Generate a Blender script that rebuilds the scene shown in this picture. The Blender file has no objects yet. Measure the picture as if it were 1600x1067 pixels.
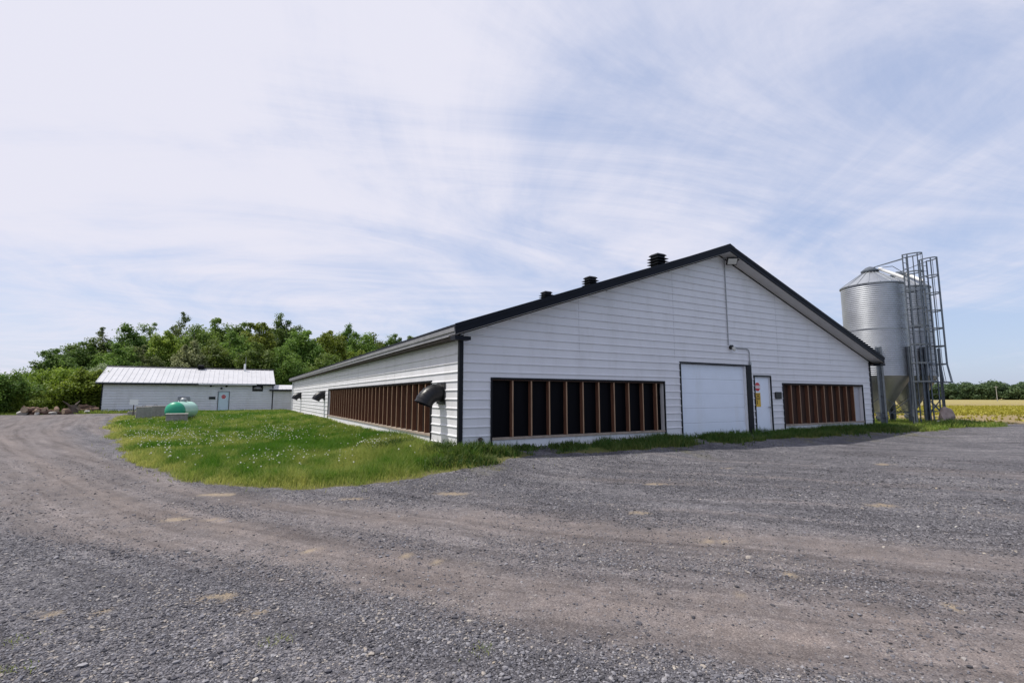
import bpy, math, random
import numpy as np
from mathutils import Vector, Matrix

# ------------------------------------------------------------------ camera, sky, sun, exposure
SC = bpy.context.scene
COL = SC.collection
rad = math.radians
cam = bpy.data.cameras.new('camera'); camo = bpy.data.objects.new('camera', cam); COL.objects.link(camo)
camo.location = (0, 0, 1.40)
camo.rotation_euler = (rad(90 + 6.435), 0, rad(-29.45))
cam.sensor_width = 36.0; cam.lens = 17.26; cam.clip_start = 0.1; cam.clip_end = 9000
SC.camera = camo
SC.view_settings.view_transform = 'Standard'; SC.view_settings.look = 'None'
SC.view_settings.exposure = 0.0; SC.view_settings.gamma = 1.0

SUN_TO = Vector((-0.50, 0.26, 1.0)).normalized()          # towards the sun
sun_el = math.asin(SUN_TO.z); sun_az = math.atan2(SUN_TO.x, SUN_TO.y)
sl = bpy.data.lights.new('sun', 'SUN'); sl.energy = 4.4; sl.angle = rad(0.6); sl.color = (1.0, 0.95, 0.87)
so = bpy.data.objects.new('sun', sl); COL.objects.link(so)
so.rotation_euler = SUN_TO.to_track_quat('Z', 'Y').to_euler(); so.location = (-40, 20, 80)

W = bpy.data.worlds.new('World'); SC.world = W; W.use_nodes = True
def build_world():
    nt = W.node_tree; nt.nodes.clear(); N = nt.nodes.new; L = nt.links.new
    out = N('ShaderNodeOutputWorld'); bg = N('ShaderNodeBackground'); bg.inputs['Strength'].default_value = 0.15
    L(bg.outputs[0], out.inputs[0])
    sky = N('ShaderNodeTexSky'); sky.sky_type = 'NISHITA'; sky.sun_disc = False
    sky.sun_elevation = sun_el; sky.sun_rotation = sun_az; sky.altitude = 100; sky.air_density = 1.0; sky.dust_density = 1.2; sky.ozone_density = 1.6
    tc = N('ShaderNodeTexCoord'); sx = N('ShaderNodeSeparateXYZ'); L(tc.outputs['Generated'], sx.inputs[0])
    def m(op, a, b=None, c=None, clamp=False):
        n = N('ShaderNodeMath'); n.operation = op; n.use_clamp = clamp
        for i, v in enumerate((a, b, c)):
            if v is None: continue
            if isinstance(v, (int, float)): n.inputs[i].default_value = v
            else: L(v, n.inputs[i])
        return n.outputs[0]
    zz = m('ADD', m('MAXIMUM', sx.outputs[2], 0.0), 0.16)
    u = m('DIVIDE', sx.outputs[0], zz); v = m('DIVIDE', sx.outputs[1], zz)
    cb = N('ShaderNodeCombineXYZ'); L(u, cb.inputs[0]); L(v, cb.inputs[1])
    def noise(scale, ang, loc, det, rough, dist):
        """noise drawn out along the compass bearing `ang` (from +x): turn first, then stretch"""
        m1 = N('ShaderNodeMapping'); m1.inputs['Rotation'].default_value = (0, 0, -ang); L(cb.outputs[0], m1.inputs[0])
        mp = N('ShaderNodeMapping'); mp.inputs['Scale'].default_value = scale; mp.inputs['Location'].default_value = loc; L(m1.outputs[0], mp.inputs[0])
        n = N('ShaderNodeTexNoise'); n.inputs['Scale'].default_value = 1.0; n.inputs['Detail'].default_value = det
        n.inputs['Roughness'].default_value = rough; n.inputs['Distortion'].default_value = dist
        L(mp.outputs[0], n.inputs['Vector']); return n.outputs['Fac']
    # wisps running away towards the barn's ridge, a broad veil, and thin crossing bands
    a = noise((0.50, 0.85, 1), rad(50), (3.4, 1.1, 0), 12, 0.62, 2.2)
    b = noise((0.34, 0.30, 1), rad(20), (7.3, 2.2, 0), 5, 0.55, 0.6)
    c = noise((0.42, 1.2, 1), rad(-12), (1.9, 5.2, 0), 12, 0.66, 2.4)
    side = m('ADD', m('MULTIPLY', sx.outputs[0], -0.42), m('MULTIPLY', sx.outputs[1], 0.34))
    s = m('ADD', m('MULTIPLY', a, 0.80), m('MULTIPLY', b, 0.95))
    s = m('ADD', s, m('MULTIPLY', c, 0.80))
    s = m('ADD', s, m('MULTIPLY', side, 0.50))
    elev = m('MULTIPLY_ADD', sx.outputs[2], 1.3, -0.30)
    s = m('ADD', s, m('MINIMUM', elev, 0.05))
    mr = N('ShaderNodeMapRange'); mr.interpolation_type = 'SMOOTHSTEP'
    mr.inputs['From Min'].default_value = 0.86; mr.inputs['From Max'].default_value = 1.58
    mr.inputs['To Min'].default_value = 0.12; mr.inputs['To Max'].default_value = 1.0
    L(s, mr.inputs['Value'])
    mx = N('ShaderNodeMix'); mx.data_type = 'RGBA'; L(mr.outputs[0], mx.inputs[0])
    hs = N('ShaderNodeMix'); hs.data_type = 'RGBA'; hs.inputs[0].default_value = 0.60
    L(sky.outputs[0], hs.inputs[6]); hs.inputs[7].default_value = (2.9, 3.65, 5.6, 1)     # thin high haze over the blue
    L(hs.outputs[2], mx.inputs[6])
    mx.inputs[7].default_value = (5.35, 5.35, 6.1, 1)
    L(mx.outputs[2], bg.inputs['Color'])
build_world()

# ------------------------------------------------------------------ helpers
rng = np.random.default_rng(7); random.seed(7)
def ss(a, b, x):
    t = np.clip((x - a) / (b - a), 0, 1); return t * t * (3 - 2 * t)
def gz(x, y):
    """height of the ground: the yard lies a foot below the barn's pad"""
    dx = np.maximum(np.maximum(5.0 - x, x - 26.4), 0); dy = np.maximum(np.maximum(11.9 - y, y - 54), 0)
    d = np.hypot(dx, dy)
    w = np.maximum(np.maximum(1 - ss(0.2, 3.0, d), ss(14, 45, y)), ss(24, 30, x))
    return -0.3 * (1 - w)
_lat = np.random.default_rng(3).random((256, 256))
def vnoise(x, y):
    xi = np.floor(x).astype(int); yi = np.floor(y).astype(int); fx = x - xi; fy = y - yi
    fx = fx * fx * (3 - 2 * fx); fy = fy * fy * (3 - 2 * fy)
    g = lambda i, j: _lat[i % 256, j % 256]
    return (g(xi, yi) * (1 - fx) + g(xi + 1, yi) * fx) * (1 - fy) + (g(xi, yi + 1) * (1 - fx) + g(xi + 1, yi + 1) * fx) * fy
def fbm(x, y, o=4):
    s = 0; a = 0.5
    for k in range(o):
        s = s + a * vnoise(x * 2 ** k + 17.3 * k, y * 2 ** k + 9.1 * k); a *= 0.5
    return s / (1 - 0.5 ** o)

def mesh_np(name, verts, faces_flat, sizes, mats, smooth=False, attrs=None, mat_idx=None):
    me = bpy.data.meshes.new(name)
    verts = np.asarray(verts, np.float32); nv = len(verts)
    me.vertices.add(nv); me.vertices.foreach_set('co', verts.ravel())
    faces_flat = np.asarray(faces_flat, np.int32).ravel(); sizes = np.asarray(sizes, np.int32)
    me.loops.add(len(faces_flat)); me.loops.foreach_set('vertex_index', faces_flat)
    me.polygons.add(len(sizes)); st = np.zeros(len(sizes), np.int32); st[1:] = np.cumsum(sizes)[:-1]
    me.polygons.foreach_set('loop_start', st); me.polygons.foreach_set('loop_total', sizes)
    if mat_idx is not None: me.polygons.foreach_set('material_index', np.asarray(mat_idx, np.int32))
    me.polygons.foreach_set('use_smooth', np.full(len(sizes), smooth))
    for k, v in (attrs or {}).items():
        at = me.attributes.new(k, 'FLOAT', 'POINT'); at.data.foreach_set('value', np.asarray(v, np.float32))
    for m_ in (mats if isinstance(mats, (list, tuple)) else [mats]): me.materials.append(m_)
    me.update(calc_edges=True); me.validate()
    return me

ORI = {}
def tag(o, label=None, cat=None, group=None, kind=None):
    if label: o['label'] = label
    if cat: o['category'] = cat
    if group: o['group'] = group
    if kind: o['kind'] = kind
    return o
def thing(name, label, cat, loc=(0, 0, 0), group=None):
    o = bpy.data.objects.new(name, None); COL.objects.link(o); o.location = loc
    o.empty_display_size = 0.2; ORI[o.name] = Vector(loc)
    return tag(o, label, cat, group)
def link_obj(name, me, parent=None, loc=None):
    o = bpy.data.objects.new(name, me); COL.objects.link(o)
    if parent is not None: o.parent = parent
    if loc is not None: o.location = loc
    ORI[o.name] = ORI[parent.name] if parent is not None else Vector(loc or (0, 0, 0))
    return o

class MB:
    """collects faces in world space; build() links them as one mesh object"""
    def __init__(s): s.v = []; s.f = []; s.m = []; s.cur = 0
    def add(s, vs, fs):
        b = len(s.v); s.v += [tuple(v) for v in vs]
        for f in fs: s.f.append([b + i for i in f]); s.m.append(s.cur)
        return s
    def box(s, a, b):
        x0, y0, z0 = (min(p, q) for p, q in zip(a, b)); x1, y1, z1 = (max(p, q) for p, q in zip(a, b))
        return s.add([(x0,y0,z0),(x1,y0,z0),(x1,y1,z0),(x0,y1,z0),(x0,y0,z1),(x1,y0,z1),(x1,y1,z1),(x0,y1,z1)],
                     [(0,3,2,1),(4,5,6,7),(0,1,5,4),(1,2,6,5),(2,3,7,6),(3,0,4,7)])
    def obox(s, c, X, Y, Z):
        """box about c with half-vectors X, Y, Z"""
        c, X, Y, Z = map(Vector, (c, X, Y, Z)); vs = []
        for k in (-1, 1):
            for (i, j) in ((-1,-1),(1,-1),(1,1),(-1,1)): vs.append(c + X*i + Y*j + Z*k)
        return s.add(vs, [(0,3,2,1),(4,5,6,7),(0,1,5,4),(1,2,6,5),(2,3,7,6),(3,0,4,7)])
    def bar(s, p, q, w, h=None, up=(0,0,1)):
        p, q = Vector(p), Vector(q); d = (q - p); L_ = d.length; d.normalize(); up = Vector(up)
        if abs(d.dot(up)) > 0.98: up = Vector((1, 0, 0))
        a = d.cross(up).normalized(); b = a.cross(d)
        return s.obox((p + q) / 2, d * L_ / 2, a * w / 2, b * (h or w) / 2)
    def prism(s, poly, off):
        off = Vector(off); n = len(poly); poly = [Vector(p) for p in poly]
        return s.add(poly + [p + off for p in poly], [tuple(range(n))[::-1], tuple(range(n, 2*n))] + [(i, (i+1) % n, n + (i+1) % n, n + i) for i in range(n)])
    def tube(s, pts, r, n=10, caps=True):
        pts = [Vector(p) for p in pts]; rs = r if isinstance(r, (list, tuple)) else [r] * len(pts)
        vs = []; fs = []; ref = None
        for i, p in enumerate(pts):
            d = (pts[min(i+1, len(pts)-1)] - pts[max(i-1, 0)]).normalized()
            if ref is None: ref = d.orthogonal().normalized()
            a = (ref - d * ref.dot(d)).normalized(); ref = a; b = d.cross(a)
            vs += [p + (a * math.cos(t) + b * math.sin(t)) * rs[i] for t in (2*math.pi*k/n for k in range(n))]
        for i in range(len(pts) - 1):
            for k in range(n): fs.append((i*n+k, i*n+(k+1) % n, (i+1)*n+(k+1) % n, (i+1)*n+k))
        if caps: fs += [tuple(range(n))[::-1], tuple(range((len(pts)-1)*n, len(pts)*n))]
        return s.add(vs, fs)
    def lathe(s, prof, c, n=48, cap=False):
        c = Vector(c); vs = []; fs = []
        for (r, z) in prof: vs += [(c.x + r*math.cos(2*math.pi*k/n), c.y + r*math.sin(2*math.pi*k/n), c.z + z) for k in range(n)]
        for i in range(len(prof) - 1):
            for k in range(n): fs.append((i*n+k, i*n+(k+1) % n, (i+1)*n+(k+1) % n, (i+1)*n+k))
        if cap: fs += [tuple(range(n))[::-1], tuple(range((len(prof)-1)*n, len(prof)*n))]
        return s.add(vs, fs)
    def text(s, body, size, origin, U, V, N_, align='CENTER', lift=0.002, thick=0.001):
        cu = bpy.data.curves.new('lettering', 'FONT'); cu.body = body; cu.size = size; cu.align_x = align; cu.align_y = 'CENTER'
        o = bpy.data.objects.new('lettering', cu); COL.objects.link(o); bpy.context.view_layer.update()
        me = bpy.data.meshes.new_from_object(o.evaluated_get(bpy.context.evaluated_depsgraph_get()))
        U, V, N_, origin = map(Vector, (U, V, N_, origin))
        s.add([origin + U*v.co.x + V*v.co.y + N_*lift for v in me.vertices], [tuple(p.vertices) for p in me.polygons])
        bpy.data.objects.remove(o); bpy.data.curves.remove(cu); bpy.data.meshes.remove(me)
        return s
    def build(s, name, mats, parent=None, loc=None, smooth=False, bevel=0, angle=None):
        org = ORI[parent.name] if parent is not None else Vector(loc or (0, 0, 0))
        v = np.array(s.v, np.float64) - np.array(org)
        me = mesh_np(name, v, [i for f in s.f for i in f], [len(f) for f in s.f], mats, smooth, mat_idx=s.m)
        if smooth and angle: me.set_sharp_from_angle(angle=rad(angle))
        o = link_obj(name, me, parent, None if parent is not None else tuple(org))
        if bevel:
            b = o.modifiers.new('edge', 'BEVEL'); b.width = bevel; b.segments = 2; b.limit_method = 'ANGLE'
        return o

# ------------------------------------------------------------------ materials
def mat(name, color=(0.5,0.5,0.5), rough=0.6, metal=0.0, var=0.12, scale=3.0, bump=0.0, bscale=30.0, spec=0.5, dirt=None, stretch=None, transl=0.0):
    m_ = bpy.data.materials.new(name); m_.use_nodes = True; nt = m_.node_tree; N = nt.nodes.new; L = nt.links.new
    bs = nt.nodes['Principled BSDF']; bs.inputs['Roughness'].default_value = rough; bs.inputs['Metallic'].default_value = metal
    bs.inputs['Specular IOR Level'].default_value = spec
    tc = N('ShaderNodeTexCoord'); src = tc.outputs['Object']
    if stretch:
        mp = N('ShaderNodeMapping'); mp.inputs['Scale'].default_value = stretch; L(src, mp.inputs[0]); src = mp.outputs[0]
    n1 = N('ShaderNodeTexNoise'); n1.inputs['Scale'].default_value = scale; n1.inputs['Detail'].default_value = 6; n1.inputs['Roughness'].default_value = 0.6
    L(src, n1.inputs['Vector'])
    mr = N('ShaderNodeMapRange'); mr.inputs['From Min'].default_value = 0.25; mr.inputs['From Max'].default_value = 0.75
    mr.inputs['To Min'].default_value = 1 - var; mr.inputs['To Max'].default_value = 1 + var; L(n1.outputs['Fac'], mr.inputs['Value'])
    mx = N('ShaderNodeMix'); mx.data_type = 'RGBA'; mx.blend_type = 'MULTIPLY'; mx.inputs[0].default_value = 1.0
    mx.inputs[6].default_value = (*color, 1); L(mr.outputs[0], mx.inputs[7]); col = mx.outputs[2]
    if dirt:
        dcol, amount, dsc = dirt
        n2 = N('ShaderNodeTexNoise'); n2.inputs['Scale'].default_value = dsc; n2.inputs['Detail'].default_value = 8; n2.inputs['Roughness'].default_value = 0.7
        mp2 = N('ShaderNodeMapping'); mp2.inputs['Scale'].default_value = (1, 1, 0.25); L(tc.outputs['Object'], mp2.inputs[0]); L(mp2.outputs[0], n2.inputs['Vector'])
        r2 = N('ShaderNodeMapRange'); r2.inputs['From Min'].default_value = 0.5; r2.inputs['From Max'].default_value = 0.8; r2.inputs['To Max'].default_value = amount
        L(n2.outputs['Fac'], r2.inputs['Value'])
        m2 = N('ShaderNodeMix'); m2.data_type = 'RGBA'; L(r2.outputs[0], m2.inputs[0]); L(col, m2.inputs[6]); m2.inputs[7].default_value = (*dcol, 1); col = m2.outputs[2]
    L(col, bs.inputs['Base Color'])
    if bump:
        n3 = N('ShaderNodeTexNoise'); n3.inputs['Scale'].default_value = bscale; n3.inputs['Detail'].default_value = 5; L(src, n3.inputs['Vector'])
        bp = N('ShaderNodeBump'); bp.inputs['Strength'].default_value = bump; bp.inputs['Distance'].default_value = 0.02
        L(n3.outputs['Fac'], bp.inputs['Height']); L(bp.outputs[0], bs.inputs['Normal'])
    return m_
M = dict(
    siding=mat('white_siding', (0.70,0.70,0.73), 0.45, var=0.05, scale=1.3, bump=0.03, bscale=2.5, dirt=((0.36,0.34,0.30), 0.30, 1.6)),
    greyboard=mat('grey_end_board', (0.42,0.42,0.45), 0.6, var=0.15, scale=2),
    seam=mat('panel_seam', (0.38,0.38,0.40), 0.6, var=0.2),
    board=mat('white_board', (0.70,0.71,0.74), 0.55, var=0.06, scale=3, dirt=((0.30,0.28,0.22), 0.6, 3.0)),
    doorwhite=mat('white_door_paint', (0.74,0.80,0.90), 0.4, var=0.03, scale=2, dirt=((0.5,0.48,0.42), 0.25, 2.0)),
    doorblue=mat('pale_blue_door_paint', (0.58,0.70,0.76), 0.4, var=0.03),
    black=mat('black_trim', (0.008,0.009,0.013), 0.5, var=0.25, scale=5, spec=0.2),
    roof=mat('dark_roof_metal', (0.009,0.011,0.017), 0.5, var=0.2, scale=2, spec=0.12),
    greyfascia=mat('weathered_grey_fascia', (0.24,0.24,0.255), 0.5, var=0.2, scale=2.5, dirt=((0.12,0.11,0.10),0.5,2.0)),
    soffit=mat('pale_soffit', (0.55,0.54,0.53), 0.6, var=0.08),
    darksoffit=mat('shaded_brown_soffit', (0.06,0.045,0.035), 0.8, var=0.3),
    stud=mat('rough_lumber', (0.135,0.055,0.030), 0.8, var=0.35, scale=4, bump=0.4, bscale=40, stretch=(6,6,0.6)),
    studface=mat('pale_stud_edge', (0.33,0.21,0.13), 0.85, var=0.35, scale=5, stretch=(6,6,0.5)),  # paler brown for the front strip of each stud
    sill=mat('weathered_sill_lumber', (0.33,0.27,0.22), 0.85, var=0.3, scale=6, bump=0.4, bscale=30),
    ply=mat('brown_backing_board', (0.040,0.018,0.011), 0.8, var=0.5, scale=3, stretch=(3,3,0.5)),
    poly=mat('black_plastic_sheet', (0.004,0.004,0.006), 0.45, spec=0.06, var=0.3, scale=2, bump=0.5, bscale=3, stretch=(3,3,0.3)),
    blackplastic=mat('black_plastic', (0.010,0.010,0.012), 0.36, var=0.2, spec=0.35),
    greymetal=mat('grey_conduit', (0.30,0.31,0.33), 0.5, metal=0.3, var=0.15),
    lens=mat('lamp_lens', (0.55,0.55,0.52), 0.25, var=0.1),
    whiteroof=mat('white_roof_metal', (0.50,0.50,0.52), 0.45, var=0.10, scale=1.0, dirt=((0.34,0.33,0.31),0.4,1.2)),
    galv=mat('galvanised_steel', (0.42,0.44,0.47), 0.46, metal=0.9, var=0.16, scale=1.4, dirt=((0.42,0.43,0.42), 0.4, 2.0)),
    galvdark=mat('weathered_galvanised', (0.12,0.14,0.165), 0.5, metal=0.55, var=0.25, scale=5),
    hopper=mat('dull_galvanised_hopper', (0.42,0.42,0.38), 0.42, metal=0.8, var=0.2, scale=1.2),
    whitepipe=mat('white_pipe', (0.75,0.75,0.74), 0.4, var=0.05),
    tank=mat('sunlit_tank_green', (0.33,0.58,0.48), 0.35, var=0.10, scale=2.5, dirt=((0.45,0.55,0.48),0.3,3)),  # tank green paled to carry the sun on the shell
    tankcap=mat('shaded_tank_green', (0.012,0.30,0.17), 0.4, var=0.08),  # same tank, near cap: its shade put into a darker green
    concrete=mat('concrete', (0.28,0.26,0.24), 0.9, var=0.2, scale=6, bump=0.5, bscale=40, dirt=((0.12,0.11,0.09),0.5,4)),
    palecon=mat('pale_concrete', (0.45,0.43,0.39), 0.9, var=0.2, scale=6, bump=0.4, bscale=40),
    rock=mat('brown_grey_rock', (0.30,0.235,0.215), 0.9, var=0.4, scale=4, bump=0.8, bscale=10),
    bark=mat('tree_bark', (0.085,0.065,0.05), 0.9, var=0.4, scale=3, bump=0.5, bscale=20, stretch=(2,2,0.4)),
    log=mat('weathered_log', (0.16,0.10,0.07), 0.9, var=0.5, scale=4, bump=0.5, bscale=14),
    logend=mat('cut_log_end', (0.33,0.25,0.17), 0.85, var=0.3, scale=6),
    red=mat('red_sign_paint', (0.50,0.015,0.025), 0.45, var=0.05),
    white=mat('white_sign_paint', (0.78,0.78,0.78), 0.45, var=0.04),
    yellow=mat('yellow_sign_paint', (0.62,0.38,0.02), 0.45, var=0.06),
    rust=mat('rusty_post', (0.05,0.035,0.03), 0.8, var=0.3),
    wood=mat('grey_pole_wood', (0.30,0.29,0.27), 0.9, var=0.2),
)
def leaf_mat(name, c1, c2, transl=0.35, rough=0.55):
    m_ = bpy.data.materials.new(name); m_.use_nodes = True; nt = m_.node_tree; N = nt.nodes.new; L = nt.links.new
    bs = nt.nodes['Principled BSDF']; out = nt.nodes['Material Output']
    at = N('ShaderNodeAttribute'); at.attribute_name = 'tint'
    oi = N('ShaderNodeObjectInfo')
    mx = N('ShaderNodeMix'); mx.data_type = 'RGBA'; L(at.outputs['Fac'], mx.inputs[0]); mx.inputs[6].default_value = (*c1, 1); mx.inputs[7].default_value = (*c2, 1)
    hv = N('ShaderNodeHueSaturation'); L(mx.outputs[2], hv.inputs['Color'])
    mr = N('ShaderNodeMapRange'); mr.inputs['To Min'].default_value = 0.75; mr.inputs['To Max'].default_value = 1.25; L(oi.outputs['Random'], mr.inputs['Value']); L(mr.outputs[0], hv.inputs['Value'])
    mh = N('ShaderNodeMapRange'); mh.inputs['To Min'].default_value = 0.485; mh.inputs['To Max'].default_value = 0.515; L(oi.outputs['Random'], mh.inputs['Value']); L(mh.outputs[0], hv.inputs['Hue'])
    L(hv.outputs[0], bs.inputs['Base Color']); bs.inputs['Roughness'].default_value = rough; bs.inputs['Specular IOR Level'].default_value = 0.35
    tr = N('ShaderNodeBsdfTranslucent'); L(hv.outputs[0], tr.inputs['Color'])
    ms = N('ShaderNodeMixShader'); ms.inputs[0].default_value = transl; L(bs.outputs[0], ms.inputs[1]); L(tr.outputs[0], ms.inputs[2]); L(ms.outputs[0], out.inputs['Surface'])
    return m_

# ------------------------------------------------------------------ ground: one grid, cut into yard, lawn, field and verge
LAWN = [(5.17,54.2),(5.0,56.4),(-6.9,56.4),(-7.05,50.0),(-7.05,45.8),(-6.06,36.2),(-5.03,29.6),(-3.68,23.15),(-2.02,15.8),(-1.03,12.93),(-0.28,11.45),(0.47,10.56),
        (1.28,9.98),(2.22,9.95),(3.47,9.9),(4.6,10.1),(6.0,10.5),(8.0,10.65),(12.0,10.7),(18.0,10.7),(24.0,10.6),(27.5,10.4),(27.5,13.5),(26.3,13.5),(26.3,11.95),(5.17,11.95)]
def inpoly(x, y, P):
    r = np.zeros(x.shape, bool); n = len(P)
    for i in range(n):
        x0, y0 = P[i]; x1, y1 = P[(i+1) % n]
        if y0 == y1: continue
        c = ((y0 > y) != (y1 > y)) & (x < (x1 - x0) * (y - y0) / (y1 - y0) + x0); r ^= c
    return r
def dpoly(x, y, P, closed=True):
    d = np.full(x.shape, 1e9); n = len(P)
    for i in range(n if closed else n - 1):
        ax, ay = P[i]; bx, by = P[(i+1) % n]; L2 = (bx-ax)**2 + (by-ay)**2
        t = np.clip(((x-ax)*(bx-ax) + (y-ay)*(by-ay)) / L2, 0, 1)
        d = np.minimum(d, np.hypot(x - ax - t*(bx-ax), y - ay - t*(by-ay)))
    return d
BAND_A = [(-9.5,32),(-7.27,24.9),(-4.32,17.4),(-3.05,14.1),(-1.34,9.9),(-0.4,8.2),(0.34,7.1),(1.45,5.25),(2.3,4.1),(3.15,3.3),(3.8,2.6),(4.9,1.4),(6.5,-0.5)]
BAND_B = [(-9.5,50),(-6.2,33.3),(-4.0,23.3),(-2.23,15.9),(-0.57,11.0),(0.5,8.9),(2.2,6.9),(4.2,4.6),(6.5,2.6),(9,0.9)]
BAND_C = [(-11.5,52),(-8.3,33),(-6.2,23.5),(-4.6,17)]
TAN = [(-0.1,10.26,.30,.12),(-0.13,8.28,.22,.10),(0.0,5.08,.16,.07),(1.98,4.98,.10,.05),(1.69,5.33,.08,.04),(5.1,4.08,.22,.10),(5.4,5.6,.28,.10),(-1.14,5.35,.12,.05),(-0.79,5.19,.09,.04),
       (4.78,3.0,.10,.05),(3.87,2.9,.08,.04),(8.95,4.09,.3,.10),(5.21,1.9,.08,.04),(-0.56,8.43,.2,.08),(0.88,6.09,.12,.06),(2.33,4.74,.09,.05),(7.4,7.2,.35,.10),(10.5,8.0,.3,.10),(1.9,8.7,.3,.12),(3.4,8.4,.35,.12),(0.25,4.6,.12,.06),(14.5,6.5,.4,.12)]
FH = (math.sin(rad(29.45)), math.cos(rad(29.45)))
def track_coords(x, y, P):
    """signed distance from a wheel track and the way along it"""
    d = np.full(x.shape, 1e9); sg = np.zeros(x.shape); s_ = np.zeros(x.shape); acc = 0.0
    for (ax, ay), (bx, by) in zip(P[:-1], P[1:]):
        L1 = math.hypot(bx-ax, by-ay); t = np.clip(((x-ax)*(bx-ax) + (y-ay)*(by-ay)) / L1**2, 0, 1)
        q = np.hypot(x - ax - t*(bx-ax), y - ay - t*(by-ay)); m_ = q < d
        sd_ = np.sign((bx-ax)*(y-ay) - (by-ay)*(x-ax)); d = np.where(m_, q, d); sg = np.where(m_, sd_*q, sg); s_ = np.where(m_, acc + t*L1, s_); acc += L1
    return sg, s_
TRK = [(-14,60)] + [(-9.5,32),(-7.27,24.9),(-4.32,17.4),(-3.05,14.1),(-1.34,9.9),(-0.4,8.2),(0.34,7.1),(1.45,5.25),(2.3,4.1),(3.15,3.3),(3.8,2.6),(4.9,1.4),(6.5,-0.5),(14,-9)]
def _smooth(P):
    P = np.array(P, float)
    for _ in range(3): P = np.concatenate([P[:1], np.stack([P[:-1]*.75+P[1:]*.25, P[:-1]*.25+P[1:]*.75], 1).reshape(-1, 2), P[-1:]])
    return [tuple(p) for p in P]
TRK = _smooth(TRK)
def masks(x, y):
    n1 = fbm(x*0.9, y*0.9); n2 = fbm(x*3.1 + 40, y*3.1)
    wob = (n1 - 0.5) * 0.9 + (n2 - 0.5) * 0.45
    ins = inpoly(x, y, LAWN); sd = dpoly(x, y, LAWN); sd = np.where(ins, sd, -sd)
    lawn = ss(-0.12, 0.16, sd + wob*0.9*np.clip(0.4+np.hypot(x,y)/30, .5, 1.2))
    strip_ = ss(5.6, 7.0, x) * (y < 12.2) * (y > 9)
    lawn = lawn * (1 - strip_ * (1 - ss(0.40, 0.52, fbm(x*0.9+60, y*1.5) + 0.14*ss(8, 12, x))))
    edge_dry = 1 - ss(0.0, 0.75, sd + wob*0.8)
    dep = np.maximum(np.hypot(x, y) * 0.06, 0.25)
    td, ts = track_coords(x, y, TRK)
    st = fbm(td*1.5 + 31, ts*0.10 + 7) ; st2 = fbm(td*4.5 + 3, ts*0.22 + 1)
    grow = 0.80 + 0.75*ss(0, 4, x) + 0.8*ss(15, 40, y)
    u = td/grow + (n1-0.5)*0.5                      # the driven strip lies from -1 (near side) to +2 (lawn side)
    near_ = -1.0 - 1.1*ss(1.0, -2.0, x); strip = ss(near_, near_ + 0.6, u) * (1 - ss(1.2, 2.4, u))
    rut = np.maximum(np.exp(-(u/0.33)**2), 0.9*np.exp(-((u-1.35)/0.33)**2))
    dirt = strip*(0.66 + 0.34*rut) + 0.7*(st-0.5) * strip
    dirt = np.maximum(dirt, 0.5*ss(0.50, 0.66, st)*(1-ss(9, 16, np.abs(td)))*ss(0.4, 0.6, n1+0.1))
    dirt = np.maximum(dirt, 0.75*ss(13, 30, y)*ss(0.35, 0.6, st))
    dirt = np.clip(dirt * (0.70 + 0.45*(n2-0.2)), 0, 1)
    tan = np.zeros(x.shape)
    for (cx, cy, a, b) in TAN:
        c, s = 0.87, -0.49; u = (x-cx)*c + (y-cy)*s; v = -(x-cx)*s + (y-cy)*c
        tan = np.maximum(tan, 1 - ss(0.5, 1.25, np.hypot(u/a, v/b) + (n2-0.5)*2.2))
    # field to the right, beyond the yard and behind the silos
    fline = y - (10.6 - 0.2*(x - 31.0))
    field = ss(-0.3, 0.4, fline + wob) * ss(26.5, 27.5, x) * (1 - (1 - ss(3.0, 4.2, np.hypot(x-30.6, (y-12.9)*1.5) + wob)))
    far = ss(60, 75, np.hypot(x, y))
    verge = np.maximum(ss(0.35, 0.9, 1.6 - np.abs(fline + 0.2) + wob*1.5) * ss(26.3, 27.2, x) * (1 - ss(31.8, 34.0, x + wob)),
                       (1 - ss(2.6, 3.6, np.hypot(x-30.6, (y-12.9)*1.4) + wob)) * 0.8)
    # everything left of / behind the drive is rough grass
    back = np.maximum(ss(52.6, 53.6, y + wob*1.4 - 0.12*(x+12)) * (1 - ss(8, 9, x)), ss(-17.5, -19.5, x + wob))
    back = np.maximum(back, ss(40, 50, y) * ss(5.1, 5.3, x) * (1 - ss(27, 29, x)))
    back = np.maximum(back, ss(56.0, 56.6, y) * (1-ss(40, 60, x)))
    field = np.maximum(field * (1 - ss(5, 4, x)), ss(28, 30, x)*ss(14, 16, y))
    grass = np.clip(np.maximum(np.maximum(lawn, verge), back), 0, 1)
    # the rest of the world is pasture
    out = np.maximum(ss(-22, -26, x), ss(-18, -24, y)); out = np.maximum(out, ss(70, 80, x)*(1-ss(6, 8, fline)))
    grass = np.maximum(grass, out); field = field * (1 - verge)
    grass = np.where(field > 0.5, np.minimum(grass, 1 - field), grass)
    wd = ss(0.58, 0.75, fbm(x*1.3 + 90, y*1.3 + 3)) * ss(2.2, 0.2, -sd) * (sd < 0.2) * ss(3, 6, x)
    return dict(trkd=td, trks=ts, grass=grass, dirt=dirt, tan=np.clip(tan, 0, 1), field=np.clip(field, 0, 1), dry=np.clip(np.where(sd > -3, edge_dry, 0.15), 0, 1), weed=np.clip(wd, 0, 1)), sd

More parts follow.
